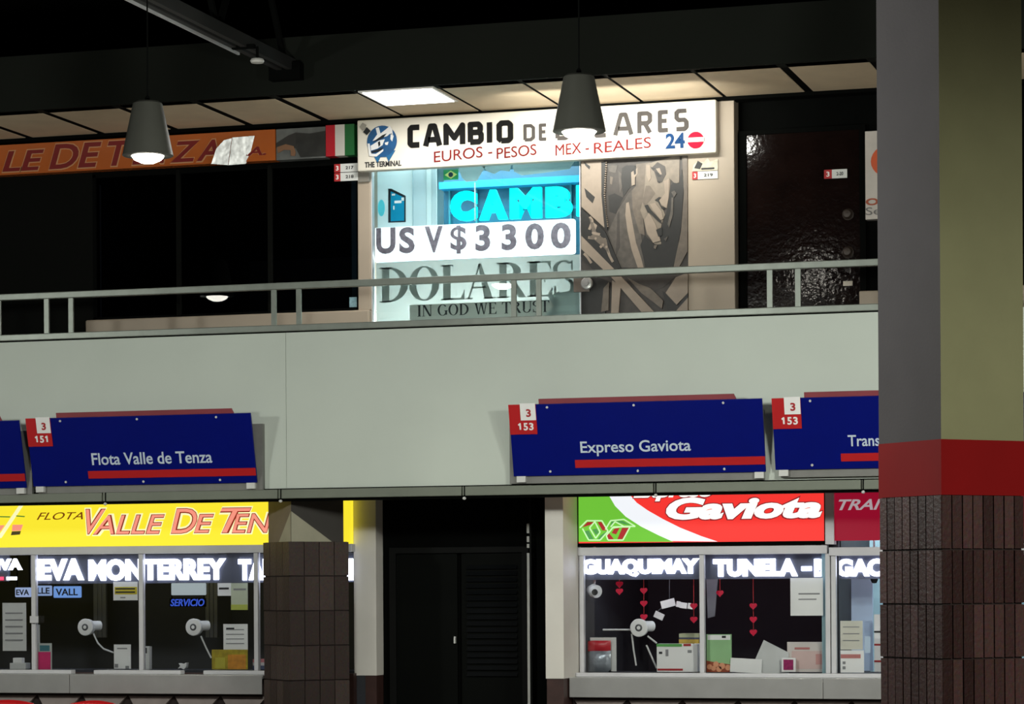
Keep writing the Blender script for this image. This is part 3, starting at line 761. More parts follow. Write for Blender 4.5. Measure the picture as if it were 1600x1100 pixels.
s = tag(MB().box(p.x - .036, p.x + .036, YU + .01, YU + .02, p.z - .045, p.z + .045).build('window_sticker', M('pale_blue_sticker', (126, 160, 170), .5, var=.3, scale=30)), 'small pale blue sticker in the bottom right corner of the dark window', 'sticker')

# recessed luminous ceiling panel
xf0 = fx[3 + 4] + .07; xf1 = fx[3 + 5] - .05
cl = thing('ceiling_light', ((xf0 + xf1) / 2, .4, zsf), 'bright square luminaire in the soffit above the left end of the white sign', 'ceiling light')
MB().box(xf0 - .03, xf1 + .03, .04, .72, zsf - .012, zsf + .002).build('light_frame', m_white, cl)
MB().box(xf0, xf1, .07, .69, zsf - .018, zsf - .012).build('diffuser', E('fluorescent_diffuser', (255, 253, 246), 7), cl)
area('ceiling_luminaire_light', ((xf0 + xf1) / 2, .4, zsf - .03), ((xf0 + xf1) / 2, .4, 0), .55, .55, 34, (1, .98, .93))
# unseen light added to brighten the exchange sign's right half, back to the hall
area('sign_strip_light', (X(950, .75, 150), .3, zsf - .2), (X(950, .75, 150), 1.9, zsf - .4), 1.7, .12, 19, (1, .99, .9), 110)

# ------------------------------------------------------------------ truss and pendant lamps
zt = Z(113, 0, 452)
xt = X(452, 0, 113)
tr = thing('roof_truss', (xt, -4, zt), 'black steel roof truss running from the beam towards the hall', 'truss')
for nm, dx in (('bottom_chord', 0), ):
    MB().box(xt - .07, xt - .02, -9, -.02, zt, zt + .1).box(xt + .02, xt + .07, -9, -.02, zt, zt + .1).build(nm, M('truss_black', (36, 36, 35), .5), tr)
MB().box(xt - .07, xt + .07, -9, -.02, zt + 1.2, zt + 1.3).build('top_chord', m_black, tr)
for i in range(6):
    y0_ = -.1 - i * 1.45
    MB().tube([(xt, y0_, zt + .05), (xt, y0_ - .72, zt + 1.22)], .03, 8).build('web', m_black, tr)
    MB().tube([(xt, y0_ - .72, zt + 1.22), (xt, y0_ - 1.45, zt + .05)], .03, 8).build('web', m_black, tr)
MB().box(xt - .14, xt + .14, -.12, -.02, zt - .08, zt + .06).build('bearing_plate', m_black, tr)
MB().box(xt - .098, xt - .08, -9, -.9, zt - .016, zt + .004).build('conduit', M('pale_conduit', (190, 190, 190), .4, .3), tr, label='pale thin conduit')
p = pt(402, 99, -1.1)
s = thing('detector', (p.x, -1.1, p.z), 'small pale disc-shaped detector hanging under the truss end', 'detector')
MB().lathe((p.x, -1.1, p.z), [(0, 0), (.05, .004), (.058, .02), (.05, .035), (.02, .045)], 20).build('body', M('pale_plastic', (190, 188, 182), .5), s, smooth=True)
MB().tube([(p.x, -1.1, p.z + .04), (p.x, -1.1, zt - .0)], .012, 8).build('stem', m_black, s)
MB().box(p.x - .02, xt - .06, -1.12, -1.08, zt - .012, zt + .02).build('bracket', m_black, s)

m_shade = M('pendant_grey', (66, 66, 60), .45, .2, var=.05)
m_shin = M('pendant_inside', (230, 226, 214), .5, var=0)
m_bulb = E('lamp_glow', (255, 250, 236), 30)
lamp_px = [231, 905]
lx1 = pt(231, 243, YL); lx2 = pt(905, 207, YL)
stepx = lx2.x - lx1.x; zl = (lx1.z + lx2.z) / 2
def lamp(xc, yc, label, proto=None):
    s = thing('pendant_lamp', (xc, yc, zl), label, 'lamp', 'pendant lamps in a row before the balcony')
    if proto is None:
        MB().lathe((xc, yc, zl), [(.182, 0), (.188, .004), (.108, .385), (.093, .398), (.012, .403)], 32).build('lamp_shade', m_shade, s, smooth=True)
        MB().lathe((xc, yc, zl), [(.178, .008), (.172, .03), (.104, .34), (0, .35)], 32).build('shade_lining', m_shin, s, smooth=True)
        MB().lathe((xc, yc, zl), [(0, -.055), (.05, -.05), (.1, -.028), (.128, .01), (.125, .05), (.08, .12), (.03, .2)], 28).build('diffuser', m_bulb, s, smooth=True)
        MB().lathe((xc, yc, zl + .4), [(.02, 0), (.018, .03), (.008, .045)], 14).build('cord_grip', m_black, s)
        MB().tube([(xc, yc, zl + .44), (xc + .002, yc, zl + .8), (xc, yc, zb1 + 1.6)], .006, 8).build('cord', m_black, s)
    else:
        for ch in proto.children:
            c_ = ch.copy(); COL.objects.link(c_); c_.parent = s
    spot('pendant_light', (xc, yc, zl - .07), 40, (1, .95, .82), 150, .1, .5)
    return s
pl = lamp(lx1.x, YL, 'grey cone pendant lamp hanging in front of the orange banner')
lamp(lx2.x, YL, 'grey cone pendant lamp hanging in front of the white exchange sign', pl)
lamp(lx1.x - stepx, YL, 'grey cone pendant lamp left of the frame, mirrored in the dark window', pl)
lamp(lx2.x + stepx, YL, 'grey cone pendant lamp mostly hidden behind the big right column', pl)

# ------------------------------------------------------------------ blue company signs on the parapet
m_blue = M('deep_blue_enamel', (0, 14, 112), .35, var=.03, spec=.15)
m_bred = M('sign_red', (188, 18, 24), .4, var=.03)
m_bgrey = M('sign_backing_grey', (120, 120, 116), .55)
m_lpale = M('pale_blue_letters', (204, 218, 232), .45, var=0)
def blue_sign(pl_, pr_, pyt, pyb, number, name, tx, bar0, label, lip=(.13, .91), back='r'):
    yb_ = -.07; pm = (pl_ + pr_) / 2
    xa, xb = pt(pl_ + 4, (pyt + pyb) / 2, -.13).x, pt(pr_ + 3, (pyt + pyb) / 2, -.13).x
    z0 = pt(pm, pyb, -.07).z; H0 = pt(pm, pyt, -.2).z - z0
    tl = math.atan2(.14, H0); H = H0 / math.cos(tl); W_ = xb - xa
    Mx = Matrix.Translation((xa, yb_, z0)) @ Matrix.Rotation(tl, 4, 'X')
    s = thing('company_sign', (xa + W_ / 2, yb_, z0), label, 'sign', 'blue company signs on the parapet')
    k = W_ / (pr_ - pl_)
    def u(px): return (px - pl_) * k
    MB(Mx).box(0, W_, 0, .02, 0, H).build('panel', m_blue, s, bevel=.003)
    MB(Mx).box(0, .232, -.006, 0, H - .245, H + .003).build('red_tag', m_bred, s)
    MB(Mx).box(.1, .23, -.012, -.006, H - .128, H + .012).build('white_tag', m_paper, s)
    MB(Mx).text('3', .15, .19, H - .1, H - .035, -.015, .003, .03).build('number_lettering', m_redink, s)
    nb = MB(Mx)
    for i_, dg in enumerate(number):
        x_ = .07 + i_ * .048
        if dg == '1': nb.stroke([(x_ + .004, H - .168), (x_ + .02, H - .156), (x_ + .02, H - .206)], .0135, -.009, -.006)
        else: nb.text(dg, x_, x_ + .037, H - .212, H - .15, -.009, .003, .03)
    nb.build('number_lettering', m_paper, s)
    hl = H * .32
    MB(Mx).text(name, u(tx[0]), u(tx[1]), H * tx[3], H * tx[3] + tx[2], -.004, .004, .012).build('lettering', m_lpale, s)
    MB(Mx).box(u(bar0), W_, -.005, 0, H * .105, H * .215).build('red_stripe', m_bred, s)
    for fx_, fz in ((.155, .955), (.5, .955), (.85, .955), (.15, .06), (.5, .045), (.84, .05)):
        MB(Mx).lathe((W_ * fx_, 0, H * fz), [(0, -.008), (.009, -.006), (.011, 0)], 12, 'y').build('screw', m_paper2, s, smooth=True)
    MB(Mx).poly([(W_ * lip[0], H - .01), (W_ * lip[1], H - .01), (W_ * lip[1] - .02, H + .04), (W_ * lip[0], H + .04)], .02, .034).build('top_lip', M('dull_red_lip', (138, 58, 66), .5), s)
    e0, e1 = (-.06, -.02) if back == 'l' else (.02, .045)
    MB().box(xa + e0 + .02, xb + e1, -.05, 0, z0 - .06, z0 + H0 * .86).build('backing_box', m_bgrey, s)
    for fx_ in (.03, W_ - .09):
        MB().box(xa + fx_, xa + fx_ + .075, -.085, -.05, z0 - .05, z0 + .0).build('foot', m_paper2, s)
    return s
blue_sign(43, 394, 650, 757.5, '151', 'Flota Valle de Tenza', (141, 329, .105, .3), 133, 'blue sign lettered Flota Valle de Tenza with red tag 151', (.135, .925))
blue_sign(795, 1191, 628, 741, '153', 'Expreso Gaviota', (905, 1078, .125, .262), 895, 'blue sign lettered Expreso Gaviota with red tag 153', (.12, .9), 'l')
blue_sign(1205, 1600, 618, 731, '153', 'Transportes', (1323, 1432, .12, .262), 1311, 'blue sign lettered Trans, running behind the big right column', (.13, .9))
blue_sign(-352, 33, 662, 766, '150', 'Nueva', (-230, -150, .1, .3), -262, 'blue sign cut off by the left edge of the picture', (.13, .93))

# ------------------------------------------------------------------ tiled columns, turned 45 degrees
def island_mat(name, c0, c1, rough=.35):
    mt = bpy.data.materials.new(name); mt.use_nodes = True; nt = mt.node_tree; b_ = nt.nodes['Principled BSDF']
    g = nt.nodes.new('ShaderNodeNewGeometry'); r = nt.nodes.new('ShaderNodeValToRGB')
    r.color_ramp.elements[0].color = [lin(v) for v in c0] + [1]; r.color_ramp.elements[1].color = [lin(v) for v in c1] + [1]
    tc = nt.nodes.new('ShaderNodeTexCoord'); n = nt.nodes.new('ShaderNodeTexNoise'); n.inputs['Scale'].default_value = 45
    nt.links.new(tc.outputs['Object'], n.inputs['Vector'])
    mx = nt.nodes.new('ShaderNodeMix'); mx.data_type = 'RGBA'; mx.blend_type = 'MULTIPLY'; mx.inputs[0].default_value = .55
    nt.links.new(g.outputs['Random Per Island'], r.inputs['Fac']); nt.links.new(r.outputs['Color'], mx.inputs[6])
    nt.links.new(n.outputs['Color'], mx.inputs[7]); nt.links.new(mx.outputs[2], b_.inputs['Base Color'])
    bp = nt.nodes.new('ShaderNodeBump'); bp.inputs['Strength'].default_value = .4; bp.inputs['Distance'].default_value = .01
    nt.links.new(n.outputs['Fac'], bp.inputs['Height']); nt.links.new(bp.outputs['Normal'], b_.inputs['Normal'])
    b_.inputs['Roughness'].default_value = rough; b_.inputs['Specular IOR Level'].default_value = .25
    return mt
m_tile = island_mat('brown_glazed_tile', (52, 29, 27), (98, 70, 68), .5)
m_tile2 = island_mat('dark_brown_tile', (66, 54, 50), (92, 78, 72), .5)

def column(ex, ey, wd, z_tile, z_red, mats, label, ztop_, per=8, rowh=.297, tile_mat=None, core_in=.0, tile_top=None):
    """(ex, ey) is the corner towards the hall; faces run off at 45 degrees to both sides"""
    h = wd / math.sqrt(2)
    cx_, cy_ = ex, ey + h
    s = thing('tiled_column', (cx_, cy_, 0), label, 'column')
    def sq(inset):
        q = h - inset * math.sqrt(2)
        return [(cx_, cy_ - q), (cx_ + q, cy_), (cx_, cy_ + q), (cx_ - q, cy_)]
    zt0 = z_red if z_red else z_tile
    # painted shaft: left-hand faces take the second material
    q = sq(core_in)
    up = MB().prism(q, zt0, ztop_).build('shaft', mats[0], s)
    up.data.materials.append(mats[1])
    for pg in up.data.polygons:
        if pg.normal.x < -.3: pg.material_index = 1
    if z_red:
        MB().prism(sq(core_in - .002), z_tile, z_red).build('red_band', mats[2], s)
    MB().prism(sq(.012), 0, z_tile).build('grout', m_tilebase, s)
    t = MB(); pw = wd / per
    for fdir in ((1, 1), (-1, 1)):
        d_ = Vector((fdir[0], fdir[1], 0)).normalized(); nrm = Vector((d_.y * (1 if fdir[0] > 0 else -1), -abs(d_.x), 0)).normalized()
        nrm = Vector((1, -1, 0)).normalized() if fdir[0] > 0 else Vector((-1, -1, 0)).normalized()
        o_ = Vector((ex, ey, 0)); zr_ = z_tile
        while zr_ > .02:
            zlo = max(0.005, zr_ - rowh + .008)
            for i in range(per):
                j = random.uniform(-.002, .002)
                p0 = o_ + d_ * (i * pw + .004); p1 = o_ + d_ * ((i + 1) * pw - .004)
                a_ = [p0 - nrm * .012, p1 - nrm * .012, p1 + nrm * j, p0 + nrm * j]
                vs = [(p.x, p.y, zlo) for p in a_] + [(p.x, p.y, zr_ - .002) for p in a_]
                t.add(vs, [(0, 3, 2, 1), (4, 5, 6, 7), (0, 1, 5, 4), (1, 2, 6, 5), (2, 3, 7, 6), (3, 0, 4, 7)])
            zr_ -= rowh
    # turn every face outwards
    o = t.build('tile_cladding', tile_mat or m_tile, s)
    import bmesh
    bm = bmesh.new(); bm.from_mesh(o.data); bmesh.ops.recalc_face_normals(bm, faces=bm.faces); bm.to_mesh(o.data); bm.free()
    return s, (cx_, cy_, h)

# big column on the right, nearer the camera
def at_depth(px, py, dep):
    return EYE + (F0 + RR * ((px - 800) / FPX) + UU * ((HZ - py) / FPX)) * dep
e = at_depth(1471, 773, 14.5)
ztile = e.z; zred = at_depth(1471, 686, 14.5).z
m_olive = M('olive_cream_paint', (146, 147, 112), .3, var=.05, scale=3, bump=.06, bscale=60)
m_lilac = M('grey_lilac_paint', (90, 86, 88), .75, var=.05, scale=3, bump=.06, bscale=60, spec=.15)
m_redband = M('red_gloss_paint', (138, 12, 14), .7, var=.05, scale=3, spec=.15)
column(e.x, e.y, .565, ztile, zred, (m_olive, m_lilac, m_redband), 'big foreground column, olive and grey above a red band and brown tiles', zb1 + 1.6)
# column under the parapet, beside the yellow sign
e2 = pt(452, 900, .05)
zt2 = Z(846, .05, 470)
m_collit = M('brown_grey_paint', (120, 108, 98), .6)  # light on the left faces, put into a paler copy of the shaft paint
m_colshade = M('dark_brown_grey_paint', (62, 58, 53), .6)
cs, (ccx, ccy, ch) = column(e2.x, e2.y, .56, zt2, None, (m_colshade, m_collit), 'dark brown tiled column under the parapet beside the yellow lit sign', ZF2 - .36, tile_mat=m_tile2, core_in=.035, per=4)
# pale unpainted patch over the tiles
hq = ch - .035 * math.sqrt(2)
ey_ = ccy - hq
zlo, zap = zt2, zt2 + .26
t = MB()
def onf(sd, dist, z, out=.003):
    d_ = Vector((sd, 1, 0)).normalized(); n_ = Vector((sd, -1, 0)).normalized()
    p = Vector((ccx, ey_, 0)) + d_ * dist + n_ * out
    return (p.x, p.y, z)
t.add([onf(1, 0, zlo), onf(1, .38, zlo), onf(1, .0, zap)], [(0, 1, 2)])
t.add([onf(-1, 0, zlo), onf(-1, .26, zlo), onf(-1, .0, zap)], [(0, 2, 1)])
t.build('pale_patch', M('bare_plaster', (172, 168, 146), .7), cs, label='pale plaster patch')

# ------------------------------------------------------------------ lower floor: piers, doorway
yw = .42
zl_ = Z(1059, yw, 570)
m_base = M('brown_base_tile', (62, 40, 36), .5, var=.2, scale=10)
def pier(name, pa, pb, ya, yb2):
    xa, xb = X(pa, ya, 900), X(pb, ya, 900)
    struct(name, MB().box(xa, xb, ya, yb2, zl_, ZF2 - .36), m_white)
    struct(name + '_base', MB().box(xa + .005, xb - .005, ya + .012, yb2, 0, zl_), m_base)
    return xa, xb
pl0, pl1 = pier('wall_pier_left', 553, 587.5, .975, 1.26)
pr0, pr1 = pier('wall_pier_right', 852, 880, yw, 1.26)
yd = 1.16
struct('wall_doorway', MB().box(pl1, pr0, yd, yd + .1, 0, ZF2 - .36), m_black)
d2 = thing('door_2', ((pl1 + pr0) / 2, yd, 0), None, None); d2['kind'] = 'structure'
da, db = X(612, yd, 950), X(829, yd, 950)
zd = Z(864, yd, 720)
fr = MB().box(da, da + .06, yd - .06, yd, 0, zd).box(db - .06, db, yd - .06, yd, 0, zd).box(da, db, yd - .06, yd, zd, zd + .05)
m_dfr = M('charcoal_frame', (16, 17, 16), .6, spec=.1)
fr.build('door_frame', m_dfr, d2)
mid = (da + db) / 2
for i, (u0, u1) in enumerate(((da + .06, mid - .02), (mid + .02, db - .06))):
    lf = MB().box(u0, u1, yd - .03, yd, 0, zd)
    lf.build('leaf', M('black_door_leaf', (5, 7, 5), .6, spec=.08), d2)
    lv = MB()
    zz = .9
    while zz < zd - .12 and i == 1:
        lv.add([(u0 + .05, yd - .03, zz + .035), (u1 - .05, yd - .03, zz + .035), (u1 - .05, yd - .055, zz), (u0 + .05, yd - .055, zz), (u0 + .05, yd - .03, zz), (u1 - .05, yd - .03, zz)],
               [(0, 3, 2, 1), (3, 4, 5, 2), (0, 1, 5, 4), (0, 4, 3), (1, 2, 5)])
        zz += .055
    if i == 1: lv.build('louvre', M('louvre_slats', (12, 14, 16), .5, spec=.15), d2)
p = pt(710, 1000, yd - .06)
MB().box(p.x - .006, p.x + .006, yd - .06, yd - .03, p.z - .03, p.z + .03).build('door_handle', m_paper2, d2)
xx = X(826.5, yd - .16, 980)
s = thing('metal_edge_strip', (xx, yd - .16, 0), 'thin bright vertical metal strip at the right of the dark doorway', 'strip')
MB().box(xx - .012, xx + .012, yd - .17, yd - .15, 0, Z(864, yd - .16, 826)).build('strip', M('bright_strip', (205, 205, 200), .4), s)
for py0, py1 in ((818, 833), (838, 847), (850, 856)):
    MB().box(xx - .012, xx + .012, yd - .17, yd - .15, Z(py1, yd - .16, 826), Z(py0, yd - .16, 826)).build('strip_end', M('bright_strip', (205, 205, 200), .4), s)
MB().box(xx + .012, xx + .03, yd - .175, yd - .14, 0, ZF2 - .36).build('backing', m_dfr, s)

# ------------------------------------------------------------------ ticket offices
zoc = ZF2 - .36
def office(name, pa, pb, mull, yb_back, mat, n, sill_py):
    xa, xb = X(pa, YG, 950), X(pb, YG, 950)
    pm = (pa + pb) / 2
    zs_ = Z(sill_py, YG, pm); zh = Z(863, YG, pm)
    wn = thing('window_%d' % n, ((xa + xb) / 2, YG, zs_), None, None); wn['kind'] = 'structure'
    MB().box(xa, xb, YG + .0, YG + .008, zs_, zh).build('pane', g_clear, wn)
    MB().box(xa, xb, YG - .045, YG + .045, zh - .02, zh + .05).build('transom', m_frame, wn, bevel=.004)
    for q in mull:
        xm = X(q, YG - .04, 950)
        MB().box(xm - .02, xm + .02, YG - .03, YG + .03, zs_, zh - .02).build('mullion', m_frame, wn, bevel=.004)
    room('wall_office_%d' % n, xa, xb, YG + .06, yb_back, .0 + .06, zoc - .06, mat)
    struct('wall_under_window_%d' % n, MB().box(xa, xb, YG - .02, YG + .06, 0, zs_ - .02), m_base)
    return xa, xb, zs_, zh
# left office spans to the left pier (behind the column)
oa, ob, zsl, zhl = office('left', -330, 553, (-130, 51, 219, 399), 3.4, m_room, 3, 1047)
ra, rb, zsr, zhr = office('right', 905, 1294, (908, 1096, 1293), 3.4, m_room, 4, 1052)
ta, tb, zst, zht = office('far_right', 1297, 1700, (1302, 1500), 2.6, m_cy, 5, 1053)
struct('wall_reveal', MB().box(X(880, yw, 900), ra, yw, YG + .06, zl_, zoc), m_white)
struct('wall_divider', MB().box(rb, ta, YG + .05, 3.4, 0, zoc), m_room)

# counters
def counter(xa, xb, zs_, label, ledges, joints=()):
    zt_ = zs_ - .03; yf = YG - .34
    s = thing('ticket_counter', ((xa + xb) / 2, yf, 0), label, 'counter', 'steel ticket counters')
    MB().box(xa, xb, yf, YG - .03, zt_ - .03, zt_).build('counter_top', m_steel, s, bevel=.006)
    ed = list(joints); cuts = [xa] + ed + [xb]
    for c0, c1 in zip(cuts, cuts[1:]):
        MB().box(c0 + .002, c1 - .002, yf - .012, yf, zt_ - .165, zt_ + .004).build('front_panel', m_steel, s, bevel=.004)
    for l0, l1 in ledges:
        MB().box(l0, l1, YG - .14, YG - .046, zt_, zt_ + .035).build('ledge', m_frame, s, bevel=.006)
    # faceted cladding: row of shallow pyramids
    t = MB(); n_ = int(round((xb - xa) / .452)); pw = (xb - xa) / n_; zt2_ = zt_ - .19
    for i in range(n_):
        a_, b_ = xa + i * pw + .01, xa + (i + 1) * pw - .01
        for k in range(2):
            z1_ = zt2_ - k * .47; z0_ = z1_ - .45; yy = yf + .11; cxm, czm = (a_ + b_) / 2, (z0_ + z1_) / 2; q_ = .16
            # upper and lower leaf of a star-shaped tile, hollow at the sides
            for zz_, sg_ in ((z1_, -1), (z0_, 1)):
                t.add([(a_, yy, zz_), (b_, yy, zz_), (cxm + q_ * .3, yy - .1, czm - sg_ * .02), (cxm - q_ * .3, yy - .1, czm - sg_ * .02),
                       (a_, yy + .01, zz_), (b_, yy + .01, zz_), (cxm + q_ * .3, yy, czm - sg_ * .02), (cxm - q_ * .3, yy, czm - sg_ * .02)],
                      [(0, 3, 2, 1) if sg_ < 0 else (0, 1, 2, 3), (4, 5, 6, 7), (0, 4, 7, 3), (1, 2, 6, 5), (2, 3, 7, 6), (0, 1, 5, 4)])
    t.build('faceted_cladding', M('pinkish_grey_tile', (150, 138, 134), .45, var=.12, scale=8), s)
    MB().box(xa, xb, yf + .12, YG - .06, 0, zt_ - .03).build('counter_body', m_tilebase, s)
    return s, zt_
xcl = X(413, YG - .3, 1050)
counter(oa, xcl, zsl, 'steel ticket counter under the yellow sign windows', [(X(-160, YG - .1), X(112, YG - .1)), (X(147, YG - .1), X(283, YG - .1)), (X(318, YG - .1), xcl - .01)], [X(107, YG - .34)])
counter(pr1 + .004, X(1700, YG), zsr, 'steel ticket counter under the red and green sign windows', [(ra, X(1700, YG))], [X(1284, YG - .34)])

# ------------------------------------------------------------------ lit shop signs of the lower floor
# yellow
ysg = YG - .03
zy0 = Z(855, ysg, 215); zy1 = zoc - .02
m_yel = E('backlit_yellow', (255, 236, 52), .95)
ylw = thing('yellow_light_sign', (X(215, ysg), ysg, zy0), 'backlit yellow sign with red italic VALLE DE TENZA lettering', 'sign')
MB().box(oa, pl0, ysg, YG + .05, zy0, zy1).build('light_box', m_yel, ylw)
MB().box(oa, pl0, ysg - .005, YG + .04, zy0 - .03, zy0).build('bottom_frame', M('bronze_frame', (110, 98, 84), .4, .4), ylw)
wl = [('V', 135, 165, 834, 796, .35), ('ALLE', 146, 257, 834, 805, .28), ('D', 268, 308, 833, 795, .25), ('E', 304, 334, 832, 804, .25), ('T', 345, 393, 832, 794, .35), ('EN', 363, 425, 832, 803, .25), ('ZA', 430, 490, 831, 803, .25)]
for nm, ex, yy, mm in (('lettering_halo', .075, ysg - .003, E('pale_yellow_halo', (255, 252, 196), .95)), ('lettering_outline', .026, ysg - .006, E('dark_red_lit', (176, 56, 34), .55)), ('lettering', -.002, ysg - .009, E('salmon_lit', (246, 150, 128), 1.0))):
    t = MB(); g = ex * .22
    for st_, q0, q1, y0_, y1_, sh in wl:
        mid = (q0 + q1) / 2
        t.text(st_, X(q0, ysg, 820) - g, X(q1, ysg, 820) + g, Z(y0_, ysg, mid) - g, Z(y1_, ysg, mid) + g, yy, .003, ex, sh)
    t.build(nm, mm, ylw)
MB().text('FLOTA', X(57, ysg), X(129, ysg), Z(812, ysg, 93), Z(800.5, ysg, 93), ysg - .006, .003, 0, .4).build('lettering', E('brown_lit', (140, 70, 20), .6), ylw)
def yq_(pts): return [q2(u / 9.169, 760 + v / 9.169, ysg) for u, v in pts]
MB().poly(yq_([(290, 250), (350, 250), (20, 740), (-40, 740)]), ysg - .004, ysg).build('emblem_slash', MATS['pale_yellow_halo'], ylw)
for nm, ptz, mm in (('emblem_green', [(-60, 425), (150, 430), (140, 445), (-60, 440)], E('lit_green', (70, 140, 60), .7)), ('emblem_green', [(240, 415), (360, 425), (350, 440), (235, 430)], E('lit_green', (70, 140, 60), .7)),
                    ('emblem_red', [(185, 550), (330, 548), (300, 635), (175, 640)], MATS['salmon_lit']), ('emblem_red', [(-40, 560), (70, 555), (10, 640), (-40, 650)], MATS['salmon_lit']),
                    ('emblem_black', [(175, 645), (300, 640), (285, 690), (160, 700)], E('lit_dark', (90, 80, 40), .5))):
    MB().poly(yq_(ptz), ysg - .007, ysg).build(nm, mm, ylw)

# green, white and red
yr = YG - .03
zg0 = Z(847, yr, 1096); zg1 = zoc - .02
gv = thing('red_green_light_sign', (X(1096, yr), yr, zg0), 'backlit green, white and red sign lettered Expreso Gaviota', 'sign')
xg0, xg1 = X(904, yr, 810), X(1288, yr, 810)
fr = MB().box(xg0 - .012, xg0, yr - .012, YG + .05, zg0 - .03, zg1).box(xg1, xg1 + .012, yr - .012, YG + .05, zg0 - .03, zg1).box(xg0, xg1, yr - .012, YG + .05, zg0 - .03, zg0)
fr.build('black_frame', m_black, gv)
MB().box(xg0, xg1, yr, YG + .05, zg0, zg1).build('light_box', E('backlit_red', (250, 58, 52), .95), gv)
zz0 = zg0
def cv(pts): return [q2(u / 2.963 + 860, 740 + v / 2.963, yr) for u, v in pts]
wht = cv([(250, 40), (262, 85), (300, 150), (350, 200), (420, 245), (500, 285), (560, 312), (775, 315), (700, 290), (600, 250), (520, 210), (450, 170), (400, 135), (365, 95), (345, 40)])
wht = [(x_, max(zz0, min(zg1, z_))) for x_, z_ in wht]
MB().poly(wht, yr - .004, yr).build('white_swoosh', E('backlit_white', (246, 250, 255), .95), gv)
grn = cv([(130, 40), (250, 40), (262, 85), (300, 150), (350, 200), (420, 245), (500, 285), (570, 316), (130, 316)])
grn = [(max(xg0, x_), max(zz0, min(zg1, z_))) for x_, z_ in grn]
MB().poly(grn, yr - .003, yr).build('green_field', E('backlit_green', (118, 206, 62), .85), gv)
for nm, ex, yy, mm in (('lettering_outline', .075, yr - .006, E('red_shadow', (170, 50, 56), .6)), ('lettering', .05, yr - .009, E('lit_letter_white', (255, 250, 244), 1.1))):
    t = MB(); g = (ex - .05) * .4
    t.text('Gaviota', X(1041, yr, 797) - g, X(1285, yr, 797) + g, Z(811, yr, 1160) - g, Z(776, yr, 1160) + g, yy, .003, ex, .25)
    t.text('Expreso', X(990, yr, 770) - g, X(1114, yr, 770) + g, Z(783, yr, 1050) - g, Z(757, yr, 1050) + g, yy, .003, ex, .25)
    t.build(nm, mm, gv)
def lg(pts): return [q2(890 + u / 7.273, 760 + v / 7.273, yr) for u, v in pts]
m_lgp = E('emblem_pale', (210, 255, 190), .9); m_lgr = E('emblem_red_lit', (190, 50, 50), .7); m_lgg = E('emblem_green_lit', (90, 170, 90), .7)
t = MB()
for ln in ([(120, 470), (200, 390), (370, 390), (440, 510), (350, 610), (220, 610), (150, 480)], [(410, 490), (470, 390), (620, 375), (750, 455), (620, 455), (500, 470)], [(420, 560), (500, 460), (690, 460), (610, 610), (440, 610), (420, 560)], [(230, 470), (290, 400), (350, 520), (300, 590), (230, 470)], [(470, 460), (520, 400), (620, 455)]):
    for p0, p1 in zip(ln, ln[1:]):
        dx_, dy_ = p1[0] - p0[0], p1[1] - p0[1]; L_ = math.hypot(dx_, dy_); nx, ny = -dy_ / L_ * 7, dx_ / L_ * 7
        t.poly(lg([(p0[0] + nx, p0[1] + ny), (p1[0] + nx, p1[1] + ny), (p1[0] - nx, p1[1] - ny), (p0[0] - nx, p0[1] - ny)]), yr - .012, yr - .008)
t.build('emblem_lines', m_lgp, gv)
t = MB(); t.poly(lg([(145, 465), (205, 405), (290, 405), (230, 440)]), yr - .008, yr - .003); t.poly(lg([(320, 405), (365, 405), (425, 500), (375, 500)]), yr - .008, yr - .003)
t.poly(lg([(600, 470), (680, 470), (600, 600), (545, 600)]), yr - .008, yr - .003); t.poly(lg([(480, 530), (510, 480), (570, 470), (530, 545)]), yr - .008, yr - .003); t.poly(lg([(420, 560), (450, 530), (505, 600), (440, 605)]), yr - .008, yr - .003)
t.build('emblem_red', m_lgr, gv)
t = MB(); t.poly(lg([(170, 510), (220, 500), (275, 600), (225, 600)]), yr - .008, yr - .003); t.poly(lg([(260, 490), (310, 480), (340, 530), (300, 550)]), yr - .008, yr - .003); t.poly(lg([(350, 560), (425, 510), (350, 600), (320, 600)]), yr - .008, yr - .003)
t.poly(lg([(480, 400), (600, 390), (700, 440), (620, 430), (530, 400), (460, 460)]), yr - .008, yr - .003)
t.build('emblem_green', m_lgg, gv)

# crimson
cr = thing('crimson_light_sign', (X(1450, yr), yr, zg0), 'dim crimson sign with silver italic TRAN lettering beside the big column', 'sign')
MB().box(xg1 + .012, X(1304, yr, 810), yr - .03, YG + .05, zg0 - .03, zg1).build('end_post', m_frame, cr)
MB().box(X(1304, yr, 810), X(1690, yr, 810), yr, YG + .05, zg0, zg1).build('light_box', E('dim_crimson', (158, 16, 46), .75), cr)
MB().text('TRANSPORTES', X(1310, yr), X(1520, yr), Z(797, yr, 1340), Z(780, yr, 1340), yr - .006, .006, .02, .35).build('lettering', E('silver_lit', (206, 190, 196), .6), cr)

